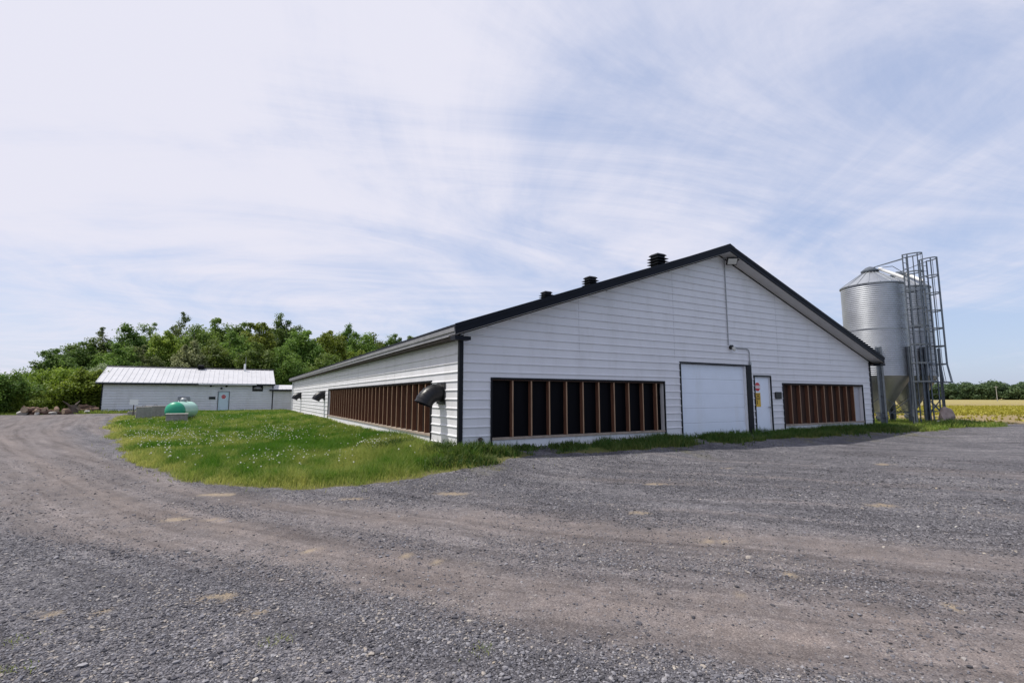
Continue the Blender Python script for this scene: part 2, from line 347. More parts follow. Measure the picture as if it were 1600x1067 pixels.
def axis(segs):
    out = []
    for a, b, st in segs: out += list(np.arange(a, b, st))
    return out
gx = np.array([-4000,-2500,-1500,-900,-500,-300,-180,-110,-70,-50,-40,-34,-30] + axis([(-27,-12,0.5),(-12,-5,0.25),(-5,12,0.11),(12,30,0.2),(30,46,0.4),(46,80,1.5)]) + [85,100,130,170,220,300,420,600,900,1500,2500,4000])
gy = np.array([-4000,-2000,-1000,-500,-200,-100,-50,-30,-20,-12,-8,-5,-3,-1.5] + axis([(-0.5,13,0.11),(13,30,0.22),(30,62,0.4),(62,80,1.5)]) + [82,95,110,130,160,200,260,350,500,800,1400,2500,4000])
GX, GY = np.meshgrid(gx, gy); nx, ny = len(gx), len(gy)
X_, Y_ = GX.ravel(), GY.ravel()
MK, SD = masks(X_, Y_)
near = 1 - ss(10, 40, np.hypot(X_, Y_))
Z_ = gz(X_, Y_) + near * ((fbm(X_*1.1, Y_*1.1) - 0.5) * 0.06 + (fbm(X_*5, Y_*5, 3) - 0.5) * 0.022 * (1 - MK['dirt']*0.6))
Z_ = Z_ + 0.05 * MK['grass'] * (near > 0) * ss(0, 0.6, SD) * (SD > 0) * ss(0.0, 0.8, np.abs(Y_ - 11.95)) * 0.5

def ground_mat():
    m_ = bpy.data.materials.new('ground_cover'); m_.use_nodes = True; nt = m_.node_tree; N = nt.nodes.new; L = nt.links.new
    bs = nt.nodes['Principled BSDF']; bs.inputs['Roughness'].default_value = 0.92; bs.inputs['Specular IOR Level'].default_value = 0.25
    tc = N('ShaderNodeTexCoord'); P = tc.outputs['Object']
    at = lambda k: (lambda n: (setattr(n, 'attribute_name', k), n.outputs['Fac'])[1])(N('ShaderNodeAttribute'))
    def noise(s, d=6, r=0.6):
        n = N('ShaderNodeTexNoise'); n.inputs['Scale'].default_value = s; n.inputs['Detail'].default_value = d; n.inputs['Roughness'].default_value = r; L(P, n.inputs['Vector']); return n.outputs['Fac']
    def ramp(f, stops):
        r = N('ShaderNodeValToRGB'); e = r.color_ramp.elements
        while len(e) < len(stops): e.new(0.5)
        for q, (p, c) in zip(e, stops): q.position = p; q.color = (*c, 1)
        L(f, r.inputs[0]); return r.outputs[0]
    def mix(f, a, b, mode='MIX'):
        n = N('ShaderNodeMix'); n.data_type = 'RGBA'; n.blend_type = mode
        for s_, v in ((0, f), (6, a), (7, b)):
            if isinstance(v, (int, float)): n.inputs[s_].default_value = v
            elif isinstance(v, tuple): n.inputs[s_].default_value = (*v, 1)
            else: L(v, n.inputs[s_])
        return n.outputs[2]
    def mth(op, a, b):
        n = N('ShaderNodeMath'); n.operation = op
        for i, v in enumerate((a, b)):
            if isinstance(v, (int, float)): n.inputs[i].default_value = v
            else: L(v, n.inputs[i])
        return n.outputs[0]
    # warped coordinates so that the crushed stones are not round cells
    nv = N('ShaderNodeTexNoise'); nv.inputs['Scale'].default_value = 30; L(P, nv.inputs['Vector'])
    wv = N('ShaderNodeMix'); wv.data_type = 'RGBA'; wv.blend_type = 'ADD'; wv.inputs[0].default_value = 0.012; L(P, wv.inputs[6]); L(nv.outputs['Color'], wv.inputs[7])
    vo = N('ShaderNodeTexVoronoi'); vo.inputs['Scale'].default_value = 52; L(wv.outputs[2], vo.inputs['Vector'])
    v2 = N('ShaderNodeTexVoronoi'); v2.inputs['Scale'].default_value = 120; L(wv.outputs[2], v2.inputs['Vector'])
    sep = N('ShaderNodeSeparateColor'); L(vo.outputs['Color'], sep.inputs[0]); sep2 = N('ShaderNodeSeparateColor'); L(v2.outputs['Color'], sep2.inputs[0])
    gr = ramp(sep.outputs[0], [(0.0, (0.052,0.050,0.056)), (0.45, (0.108,0.105,0.117)), (0.8, (0.168,0.164,0.178)), (0.97, (0.25,0.245,0.25)), (1.0, (0.40,0.38,0.34))])
    fi = ramp(sep2.outputs[0], [(0.0, (0.050,0.048,0.053)), (0.6, (0.125,0.121,0.130)), (1.0, (0.23,0.225,0.23))])
    g = mix(0.4, gr, fi); spk = noise(22, 4, 0.8); g = mix(1.0, g, ramp(spk, [(0.32, (0.62,0.62,0.63)), (0.68, (1.40,1.40,1.40))]), 'MULTIPLY')
    big = noise(0.55, 5); g = mix(1.0, g, ramp(big, [(0.3, (0.75,0.75,0.77)), (0.7, (1.26,1.25,1.24))]), 'MULTIPLY'); g = mix(1.0, g, ramp(noise(7, 5, 0.75), [(0.3, (0.76,0.76,0.77)), (0.7, (1.24,1.24,1.24))]), 'MULTIPLY')
    mid = noise(3.5, 6); g = mix(1.0, g, ramp(mid, [(0.3, (0.84,0.84,0.85)), (0.7, (1.15,1.14,1.12))]), 'MULTIPLY')
    d = mix(0.5, ramp(noise(60, 6, 0.75), [(0.3, (0.112,0.092,0.082)), (0.7, (0.215,0.181,0.160))]), mix(1.0, fi, (1.22,1.06,0.97), 'MULTIPLY'))
    d = mix(1.0, d, ramp(mid, [(0.3, (0.82,0.82,0.82)), (0.7, (1.15,1.15,1.15))]), 'MULTIPLY')
    fac = mth('MULTIPLY', at('dirt'), ramp(noise(9, 6, 0.7), [(0.2, (0.55,)*3), (0.55, (1,)*3)]))
    c = mix(fac, g, d)
    ct = N('ShaderNodeCombineXYZ'); L(mth('MULTIPLY', at('trkd'), 3.2), ct.inputs[0]); L(mth('MULTIPLY', at('trks'), 0.22), ct.inputs[1])
    ns = N('ShaderNodeTexNoise'); ns.inputs['Scale'].default_value = 1.0; ns.inputs['Detail'].default_value = 7; ns.inputs['Roughness'].default_value = 0.62; ns.inputs['Distortion'].default_value = 0.5; L(ct.outputs[0], ns.inputs['Vector'])
    c = mix(1.0, c, ramp(ns.outputs['Fac'], [(0.28, (0.60,0.58,0.58)), (0.5, (1.0,1.0,1.0)), (0.74, (1.40,1.38,1.36))]), 'MULTIPLY')
    c = mix(mth('MULTIPLY', at('tan'), ramp(noise(25, 6, 0.7), [(0.3, (0.3,)*3), (0.55, (1,)*3)])), c, mix(0.35, (0.40,0.31,0.20), fi))
    # turf: soil and thatch under the blades
    gn = noise(2.2, 7, 0.65); t = ramp(gn, [(0.3, (0.045,0.075,0.010)), (0.55, (0.080,0.125,0.018)), (0.75, (0.135,0.150,0.032))])
    t = mix(mth('MULTIPLY', at('dry'), 0.75), t, (0.17,0.145,0.065))
    # fields
    sp = N('ShaderNodeMapping'); sp.inputs['Rotation'].default_value = (0, 0, rad(29.45)); L(P, sp.inputs[0])
    sy = N('ShaderNodeSeparateXYZ'); L(sp.outputs[0], sy.inputs[0])
    fw = noise(0.15, 4); dd = mth('ADD', sy.outputs[1], mth('MULTIPLY', mth('SUBTRACT', fw, 0.5), 8.0))
    mrf = N('ShaderNodeMapRange'); mrf.inputs['From Min'].default_value = 20; mrf.inputs['From Max'].default_value = 300; L(dd, mrf.inputs['Value'])
    fc = ramp(mrf.outputs[0], [(0.0, (0.25,0.19,0.11)), (0.062, (0.28,0.215,0.11)), (0.085, (0.36,0.34,0.045)), (0.16, (0.38,0.34,0.05)), (0.20, (0.27,0.215,0.10)), (0.34, (0.31,0.255,0.095)), (1.0, (0.30,0.26,0.11))])
    fc = mix(1.0, fc, ramp(noise(2.5, 8, 0.75), [(0.3, (0.70,0.72,0.72)), (0.7, (1.25,1.22,1.2))]), 'MULTIPLY')
    c = mix(at('field'), c, fc)
    c = mix(mth('MULTIPLY', at('weed'), ramp(noise(8, 6, 0.7), [(0.4, (0,)*3), (0.6, (0.8,)*3)])), c, (0.13,0.12,0.045))
    gm = N('ShaderNodeMapRange'); gm.interpolation_type = 'SMOOTHSTEP'; gm.inputs['From Min'].default_value = 0.3; gm.inputs['From Max'].default_value = 0.7
    L(mth('ADD', at('grass'), mth('MULTIPLY', mth('SUBTRACT', noise(14, 5, 0.7), 0.5), 0.5)), gm.inputs['Value'])
    c = mix(gm.outputs[0], c, t)
    L(c, bs.inputs['Base Color'])
    h = mth('ADD', mth('MULTIPLY', vo.outputs['Distance'], -0.9), mth('MULTIPLY', noise(140, 3), 0.5))
    h = mth('ADD', h, mth('MULTIPLY', sep.outputs[1], 0.5))
    bp = N('ShaderNodeBump'); bp.inputs['Distance'].default_value = 0.018
    L(mth('SUBTRACT', 0.85, mth('MULTIPLY', fac, 0.45)), bp.inputs['Strength']); L(h, bp.inputs['Height']); L(bp.outputs[0], bs.inputs['Normal'])
    return m_
GM = ground_mat()
ii = np.arange((ny-1)*(nx-1)); q0 = (ii // (nx-1))*nx + ii % (nx-1)
quads = np.stack([q0, q0+1, q0+nx+1, q0+nx], 1)
gq = MK['grass'][quads].mean(1); fq = MK['field'][quads].mean(1); cx = X_[quads].mean(1); cy = Y_[quads].mean(1); lq = SD[quads].mean(1) > 0
cls = np.where(fq > 0.5, 2, np.where((gq > 0.5) & lq, 1, np.where(gq > 0.5, 3, 0)))
for k, nm in enumerate(('gravel_yard', 'lawn', 'crop_field', 'ground')):
    q = quads[cls == k]; used, inv = np.unique(q, return_inverse=True)
    me = mesh_np(nm, np.stack([X_, Y_, Z_], 1)[used], inv.ravel(), np.full(len(q), 4), GM, True, {a: v[used] for a, v in MK.items()})
    o = link_obj(nm, me); tag(o, {'gravel_yard': 'grey gravel yard with curving dirt wheel tracks', 'lawn': 'green lawn beside the long barn',
        'crop_field': 'yellow green crop field beyond the silos', 'ground': 'rough grass ground around the yard'}[nm], None, None, 'structure')

# ------------------------------------------------------------------ stones, grass, flowers
def scatter_mesh(base_v, base_f, pos, rotz, scl, tilt=None, tint=None):
    """numpy instancing into a single mesh; base_v (n,3), base_f (m,k)"""
    n = len(pos); c, s = np.cos(rotz), np.sin(rotz)
    v = base_v[None] * scl[:, None, :] if scl.ndim == 2 else base_v[None] * scl[:, None, None]
    x = v[..., 0]*c[:, None] - v[..., 1]*s[:, None]; y = v[..., 0]*s[:, None] + v[..., 1]*c[:, None]; z = v[..., 2]
    if tilt is not None:
        z0 = z; x = x + tilt[:, 0:1]*z0; y = y + tilt[:, 1:2]*z0
    V = np.stack([x, y, z], -1) + pos[:, None, :]
    F = base_f[None] + (np.arange(n)*len(base_v))[:, None, None]
    return V.reshape(-1, 3), F.reshape(-1, base_f.shape[1]), (np.repeat(tint, len(base_v)) if tint is not None else None)
def gheight(x, y):
    ix = np.clip(np.searchsorted(gx, x) - 1, 0, nx-2); iy = np.clip(np.searchsorted(gy, y) - 1, 0, ny-2)
    fx = (x-gx[ix])/(gx[ix+1]-gx[ix]); fy = (y-gy[iy])/(gy[iy+1]-gy[iy]); Z = Z_.reshape(ny, nx)
    return (Z[iy, ix]*(1-fx)+Z[iy, ix+1]*fx)*(1-fy) + (Z[iy+1, ix]*(1-fx)+Z[iy+1, ix+1]*fx)*fy

def stone_material():
    m_ = bpy.data.materials.new('crushed_stone'); m_.use_nodes = True; nt = m_.node_tree; N = nt.nodes.new; L = nt.links.new
    bs = nt.nodes['Principled BSDF']; bs.inputs['Roughness'].default_value = 0.85; bs.inputs['Specular IOR Level'].default_value = 0.3
    a = N('ShaderNodeAttribute'); a.attribute_name = 'tint'; r = N('ShaderNodeValToRGB'); e = r.color_ramp.elements
    for _ in range(4): e.new(0.5)
    for q, (p, c) in zip(e, [(0, (0.040,0.039,0.044)), (0.4, (0.098,0.095,0.107)), (0.75, (0.170,0.166,0.182)), (0.93, (0.275,0.268,0.28)), (0.965, (0.32,0.27,0.21)), (1.0, (0.50,0.48,0.45))]): q.position = p; q.color = (*c, 1)
    L(a.outputs['Fac'], r.inputs[0]); L(r.outputs[0], bs.inputs['Base Color']); return m_
def make_stones():
    import bmesh
    bases = []
    for k in range(10):
        bm = bmesh.new(); bmesh.ops.create_icosphere(bm, subdivisions=1, radius=0.5); r = np.random.default_rng(k)
        for v in bm.verts: v.co = Vector((v.co.x*1.25, v.co.y*0.9, v.co.z*0.62)) * (0.72 + 0.55*r.random())
        bases.append((np.array([v.co[:] for v in bm.verts]), np.array([[v.index for v in f.verts] for f in bm.faces]))); bm.free()
    n = 560000
    # denser close to where one stands in the yard
    dist = 2.7 + (19-2.7) * rng.random(n)**1.55; ang = rad(29.45) + (rng.random(n)-0.5)*rad(104)
    x = dist*np.sin(ang); y = dist*np.cos(ang)
    mk, sd = masks(x, y); p = (1 - 0.88*ss(0.15, 0.75, mk['dirt'])) * (1 - 0.9*mk['tan']) * (0.30 + 0.9*ss(0.35, 0.62, fbm(x*0.8+3, y*0.8))) * (sd < 0.05)
    p = p * (1 - 0.8*ss(6, 18, dist))
    keep = rng.random(n) < p; x, y, dist = x[keep], y[keep], dist[keep]; n = len(x)
    size = np.clip(rng.lognormal(math.log(0.0100), 0.45, n) * (1 + 0.5*ss(6, 16, dist)), 0.006, 0.05)
    tint = np.clip(rng.random(n)*0.95 + 0.5*(fbm(mk['trkd'][keep]*2.2+5, mk['trks'][keep]*.25)-0.5), 0, 0.95); pale = rng.random(n) < 0.0025; size[pale] *= 1.35; tint[pale] = 0.94 + 0.06*rng.random(pale.sum())
    z = gheight(x, y) + size*0.16; pos = np.stack([x, y, z], 1)
    Vs, Fs, Ts, off = [], [], [], 0; kind = rng.integers(0, 10, n)
    for k, (bv, bf) in enumerate(bases):
        i = kind == k
        v, f, t = scatter_mesh(bv, bf, pos[i], rng.random(i.sum())*6.28, size[i], (rng.random((i.sum(), 2))-0.5)*1.2, tint[i])
        Vs.append(v); Fs.append(f+off); Ts.append(t); off += len(v)
    F = np.concatenate(Fs)
    me = mesh_np('gravel', np.concatenate(Vs), F.ravel(), np.full(len(F), 3), stone_material(), False, {'tint': np.concatenate(Ts)})
    tag(link_obj('gravel', me), 'loose crushed stones scattered over the gravel yard', 'gravel', None, 'stuff')
make_stones()

def blades(name, x, y, h, w, tint, material, lean=0.5, label='', cat='grass', base=0.0):
    n = len(x); a = rng.random(n)*6.283; lx, ly = np.cos(a), np.sin(a); b = rng.random(n)*6.283; wx, wy = np.cos(b)*w/2, np.sin(b)*w/2
    z = gheight(x, y) - 0.01 + base; k = (rng.random(n)*lean + 0.08)*h
    V = np.stack([np.stack([x-wx, y-wy, z], 1), np.stack([x+wx, y+wy, z], 1),
                  np.stack([x+wx*0.8+lx*k*0.35, y+wy*0.8+ly*k*0.35, z+h*0.55], 1), np.stack([x-wx*0.8+lx*k*0.35, y-wy*0.8+ly*k*0.35, z+h*0.55], 1),
                  np.stack([x+lx*k, y+ly*k, z+h*np.sqrt(np.maximum(1-(k/h)**2*0.5, .2))], 1)], 1).reshape(-1, 3)
    o5 = np.arange(n)[:, None]*5
    ff = np.concatenate([o5 + np.array([[0,1,2,3]]), o5 + np.array([[3,2,4]])], 1).ravel()
    sizes = np.tile([4, 3], n)
    me = mesh_np(name, V, ff, sizes, material, False, {'tint': np.repeat(tint, 5)})
    return tag(link_obj(name, me), label, cat, None, 'stuff')
VERGEM = leaf_mat('shaded_weed_blades', (0.040,0.100,0.012), (0.260,0.250,0.080), 0.4, 0.6)  # weed green, darkened in colour for the gable wall's shadow
GRASSM = leaf_mat('grass_blades', (0.070,0.165,0.008), (0.420,0.410,0.110), 0.50, 0.6)
def sample(n, x0, x1, y0, y1): return x0 + (x1-x0)*rng.random(n), y0 + (y1-y0)*rng.random(n)
def make_grass():
    xs, ys, hs, ws = [], [], [], []
    for (n, b, h, w) in ((150000, (-3.6,5.2,9.4,17), 0.21, 0.010), (90000, (-5.2,5.2,17,28), 0.16, 0.018), (80000, (-7.5,5.2,28,56.3), 0.17, 0.036)):
        x, y = sample(n, *b); mk, sd = masks(x, y); k = (mk['grass'] > 0.25 + 0.5*rng.random(n)) & (sd > -0.35)
        k &= rng.random(n) > 0.55*mk['dry']
        x, y = x[k], y[k]; dry = mk['dry'][k]; n_ = len(x)
        hh = h*(0.45 + 0.9*rng.random(n_))*(0.35 + 1.3*fbm(x*0.9, y*0.9))*(1 - 0.45*dry)
        xs.append(x); ys.append(y); hs.append(hh); ws.append(np.full(n_, w)*(0.7+0.6*rng.random(n_)))
    x, y = map(np.concatenate, (xs, ys)); mk, sd = masks(x, y)
    tint = np.clip(0.13 + 0.45*mk['dry'] + 1.2*(fbm(x*0.5+11, y*0.35)-0.47) + 1.0*(fbm(x*2.6+5, y*1.4)-0.5) + 0.45*(rng.random(len(x))-0.4), 0, 1)
    blades('grass', x, y, np.concatenate(hs), np.concatenate(ws), tint, GRASSM, 0.8, 'lush green lawn grass beside the long barn wall')
    # taller growth along the foot of the gable wall, its green darkened for shade
    n = 52000; x, y = sample(n, 5.0, 27.3, 10.1, 11.88); mk, sd = masks(x, y)
    clump = fbm(x*1.1+60, y*1.6); dens = ss(0.36, 0.55, clump + 0.18*ss(7.5, 10, x)); k = (mk['grass'] > 0.3) & (rng.random(n) < dens) & (sd > -0.1)
    k &= ~((x > 13.5) & (x < 17.0) & (y > 11.75))
    x, y, cl = x[k], y[k], clump[k]; h = 0.21*(0.35+1.0*rng.random(len(x))**1.3)*(0.4+1.2*cl)
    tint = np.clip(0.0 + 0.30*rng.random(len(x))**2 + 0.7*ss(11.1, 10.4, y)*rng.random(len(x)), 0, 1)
    blades('verge_grass', x, y, h, 0.014*(0.7+0.7*rng.random(len(x))), tint, VERGEM, 0.7, 'shade-darkened green grass growing along the foot of the gable wall')
    # weeds by the silos and rough grass beyond the drive
    n = 16000; x, y = sample(n, 26.5, 34.0, 9.2, 15.5); mk, sd = masks(x, y); k = (mk['grass'] > 0.35); x, y = x[k], y[k]
    blades('verge_grass', x, y, 0.22*(0.3+rng.random(len(x))), np.full(len(x), 0.026), np.clip(0.15+0.6*rng.random(len(x)), 0, 1), GRASSM, 0.8, 'yellowing grass and weeds around the silo legs')
    n = 30000; x, y = sample(n, -20, -7, 46, 66); mk, sd = masks(x, y); k = (mk['grass'] > 0.4) & ~((x > -10.3) & (y > 56.4)); x, y = x[k], y[k]
    blades('rough_grass', x, y, 0.3*(0.3+rng.random(len(x)))*(0.4+0.9*ss(52, 58, y)), np.full(len(x), 0.06), np.clip(0.1+0.5*rng.random(len(x)), 0, 1), GRASSM, 0.8, 'rough grass between the drive and the wood')
    # scattered blades and small weeds in the gravel
    n = 9000; x, y = sample(n, -2.2, 27, 2.5, 10.8); mk, sd = masks(x, y)
    k = (rng.random(n) < mk['weed']*0.9 + 0.0) | ((sd > -0.5) & (sd < 0) & (rng.random(n) < 0.25)); x, y = x[k], y[k]
    fx, fy = sample(40000, -5.5, 27, 9.0, 30); fm, fs = masks(fx, fy); cl = fbm(fx*2.2+8, fy*2.2); kk = (fs > -0.75) & (fs < 0.15) & (rng.random(len(fx)) < ss(0.44, 0.66, cl)*np.exp(np.minimum(fs, 0)*2.5)*.8); ex, ey = fx[kk], fy[kk]
    blades('edge_tufts', ex, ey, 0.11*(0.3+rng.random(len(ex))), np.full(len(ex), 0.011), np.clip(0.15+0.75*rng.random(len(ex)), 0, 1), GRASSM, 1.0, 'ragged tufts of grass along the lawn edge on the gravel', 'grass')
    tufts = [(-0.75,3.58),(-1.25,4.9),(-1.9,6.3),(-1.1,4.4),(0.35,4.0),(1.55,3.15)]
    tx = np.concatenate([np.full(60, a)+rng.normal(0, .07, 60) for a, b in tufts]); ty = np.concatenate([np.full(60, b)+rng.normal(0, .05, 60) for a, b in tufts])
    x = np.concatenate([x, tx]); y = np.concatenate([y, ty])
    blades('gravel_weeds', x, y, 0.035*(0.4+rng.random(len(x))), np.full(len(x), 0.005), np.clip(0.2+0.7*rng.random(len(x)), 0, 1), GRASSM, 1.0, 'thin weeds coming up through the gravel', 'weeds')
    # leafy weeds near the corner and foot of the wall
    n = 0; xs, ys, hs = [], [], []
    spots = [(5.35,11.25,.38,.34),(6.0,11.1,.35,.26),(4.7,11.0,.30,.30),(6.9,11.55,.3,.16),(8.1,11.3,.4,.2),(4.2,10.6,.35,.22),(5.0,10.5,.35,.2),(10.5,11.3,.5,.24),(12.2,11.2,.5,.26),(14.5,11.2,.6,.24),(19.5,11.2,.6,.22),(22.0,11.2,.7,.26),(24.6,11.1,.7,.28),(4.6,11.6,.3,.4),(3.9,13.6,.4,.35),(4.4,15.5,.35,.3),(30.2,10.4,.7,.4),(31.2,10.3,.6,.36),(29.3,10.6,.5,.3)]
    for (a, b, r_, h) in spots:
        k = int(500*r_/.35); xs.append(a + rng.normal(0, r_*.6, k)); ys.append(np.minimum(b + rng.normal(0, r_*.45, k), 99)); hs.append(h*(0.3+0.8*rng.random(k)))
    x, y, h = map(np.concatenate, (xs, ys, hs)); k = ~((x > 5.1) & (y > 11.9)); x, y, h = x[k], y[k], h[k]
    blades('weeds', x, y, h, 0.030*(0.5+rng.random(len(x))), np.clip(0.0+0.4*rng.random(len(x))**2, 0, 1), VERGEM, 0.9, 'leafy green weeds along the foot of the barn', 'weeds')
make_grass()

def make_dandelions():
    import bmesh
    bm = bmesh.new(); bmesh.ops.create_icosphere(bm, subdivisions=1, radius=0.5)
    bv = np.array([v.co[:] for v in bm.verts]); bf = np.array([[v.index for v in f.verts] for f in bm.faces]); bm.free()
    n = 6500; x, y = sample(n, -6.5, 4.6, 10.5, 40); mk, sd = masks(x, y)
    d = np.where(y < 26, ss(0.36, 0.62, fbm(x*0.45+2, y*0.3+8)), 0.35) * (1 - 0.85*ss(1.4, 3.8, x)) * ss(10.8, 12.5, y) * (0.4+0.6*(y < 27))
    k = (rng.random(n) < d*0.55) & (sd > 0.25); x, y = x[k], y[k]
    # a white-flowered patch close to the barn corner
    x = np.concatenate([x, 3.7+rng.normal(0, .35, 60)]); y = np.concatenate([y, 14.6+rng.normal(0, .5, 60)])
    s = 0.020 + 0.022*rng.random(len(x)); z = gheight(x, y) + 0.17 + 0.09*rng.random(len(x))
    v, f, t = scatter_mesh(bv, bf, np.stack([x, y, z], 1), rng.random(len(x))*6.28, s, None, rng.random(len(x)))
    m1 = mat('dandelion_down', (0.62,0.62,0.52), 0.9, var=0.1)
    me = mesh_np('dandelion_seed_heads', v, f.ravel(), np.full(len(f), 3), m1, False)
    tag(link_obj('dandelion_seed_heads', me), 'white dandelion seed heads dotted over the lawn', 'flowers', None, 'stuff')
make_dandelions()

# ------------------------------------------------------------------ siding walls
def siding(mb, O, U, N_, zs, bounds, openings, rib=0.025, back=0.02):
    """horizontal ribbed cladding; bounds(z) -> (u0, u1); openings are (u0, u1, z0, z1)"""
    O, U, N_ = Vector(O), Vector(U), Vector(N_); Zv = Vector((0, 0, 1))
    edges = sorted(set(list(zs) + [o[2] for o in openings] + [o[3] for o in openings])); edges = [e for e in edges if zs[0] - 1e-6 <= e <= zs[-1] + 1e-6]
    def segs(z0, z1):
        a0, b0 = bounds(z0); a1, b1 = bounds(z1); cuts = sorted([(o[0], o[1]) for o in openings if o[2] < (z0+z1)/2 < o[3]])
        cur = (a0, a1); out = []
        for c0, c1 in cuts:
            if c0 > cur[0] + 1e-4: out.append((cur, (c0, c0)))
            cur = (c1, c1)
        out.append((cur, (b0, b1))); return out
    P = lambda u, z, n=0.0: O + U*u + Zv*(z - O.z) + N_*n
    kink = bounds(3.05)
    if bounds(3.3) != kink: edges = sorted(edges + [3.05])
    for z0, z1 in zip(edges[:-1], edges[1:]):
        if z1 - z0 < 1e-4: continue
        for (l0, l1), (r0, r1) in segs(z0, z1): mb.add([P(l0, z0), P(r0, z0), P(r1, z1), P(l1, z1)], [(0, 1, 2, 3)])
    for z in zs[1:-1]:
        for (l0, l1), (r0, r1) in segs(z, z + 0.02):
            a, b = max(l0, l1), min(r0, r1)
            if b - a < 0.16: continue
            a += .05; b -= .05                       # the ribs stop short of trims
            pr = [(z-0.014, 0), (z-0.012, rib), (z+0.006, rib), (z+0.030, 0)]
            vs = [P(a, q[0], q[1]) for q in pr] + [P(b, q[0], q[1]) for q in pr]
            mb.add(vs, [(0,4,5,1),(1,5,6,2),(2,6,7,3),(0,1,2,3),(7,6,5,4)])
    for (u0, u1, z0, z1) in openings:            # reveals
        for (a, b) in (((u0,z0),(u0,z1)), ((u0,z1),(u1,z1)), ((u1,z1),(u1,z0)), ((u1,z0),(u0,z0))):
            mb.add([P(*a), P(*b), P(*b, -0.17), P(*a, -0.17)], [(0,1,2,3)])

X0, X1, Y0, Y1 = 5.17, 26.25, 11.954, 53.6; XR = 15.78; EZ = 3.05; SL = 0.3445
def rowz(z0, z1, step=0.2286): return [z0] + list(np.arange(z0 + step, z1 - 0.03, step)) + [z1]

def frame_rect(mb, O, U, N_, u0, u1, z0, z1, w, out, sides='lrtb', depth=0.012):
    """flat trim round an opening, proud of the wall by `out`"""
    O, U, N_ = Vector(O), Vector(U), Vector(N_); Z = Vector((0, 0, 1))
    def bx(a, b, c, d): mb.obox(O + U*(a+b)/2 + Z*((c+d)/2 - O.z) + N_*(out/2 - depth/2), U*(b-a)/2, N_*(out+depth)/2, Z*(d-c)/2)
    if 'l' in sides: bx(u0-w, u0, z0, z1)
    if 'r' in sides: bx(u1, u1+w, z0, z1)
    if 't' in sides: bx(u0-w, u1+w, z1, z1+w)
    if 'b' in sides: bx(u0-w, u1+w, z0-w, z0)

def louvre_vent(parent, c, w=0.46, h=0.60):
    o = MB(); o.box((c[0]-w/2+.03, c[1]-w/2+.03, c[2]), (c[0]+w/2-.03, c[1]+w/2-.03, c[2]+h)); v = o.build('roof_vent', M['black'], parent)
    cap = MB(); z = c[2]+h+0.001; a = w/2+.02
    cap.box((c[0]-a, c[1]-a, z), (c[0]+a, c[1]+a, z+.03)); cap.add([(c[0]-a,c[1]-a,z+.03),(c[0]+a,c[1]-a,z+.03),(c[0]+a,c[1]+a,z+.03),(c[0]-a,c[1]+a,z+.03),(c[0]-.18,c[1]-.18,z+.09),(c[0]+.18,c[1]-.18,z+.09),(c[0]+.18,c[1]+.18,z+.09),(c[0]-.18,c[1]+.18,z+.09)], [(0,1,5,4),(1,2,6,5),(2,3,7,6),(3,0,4,7),(4,5,6,7)])
    cap.build('cap', M['black'], v)
    for k in range(3):
        s = MB(); zz = c[2]+h*0.40+k*0.115; b = w/2+.075
        s.add([(c[0]-b,c[1]-b,zz),(c[0]+b,c[1]-b,zz),(c[0]+b,c[1]+b,zz),(c[0]-b,c[1]+b,zz)], [(0,3,2,1)])
        t = w/2-.02; s.add([(c[0]-b,c[1]-b,zz+.012),(c[0]+b,c[1]-b,zz+.012),(c[0]+b,c[1]+b,zz+.012),(c[0]-b,c[1]+b,zz+.012),(c[0]-t,c[1]-t,zz+.06),(c[0]+t,c[1]-t,zz+.06),(c[0]+t,c[1]+t,zz+.06),(c[0]-t,c[1]+t,zz+.06)], [(0,1,5,4),(1,2,6,5),(2,3,7,6),(3,0,4,7),(4,5,6,7)])
        s.add([(c[0]-b,c[1]-b,zz),(c[0]+b,c[1]-b,zz),(c[0]+b,c[1]+b,zz),(c[0]-b,c[1]+b,zz),(c[0]-b,c[1]-b,zz+.012),(c[0]+b,c[1]-b,zz+.012),(c[0]+b,c[1]+b,zz+.012),(c[0]-b,c[1]+b,zz+.012)], [(0,1,5,4),(1,2,6,5),(2,3,7,6),(3,0,4,7)])
        s.build('louvre', M['black'], v)
    return v

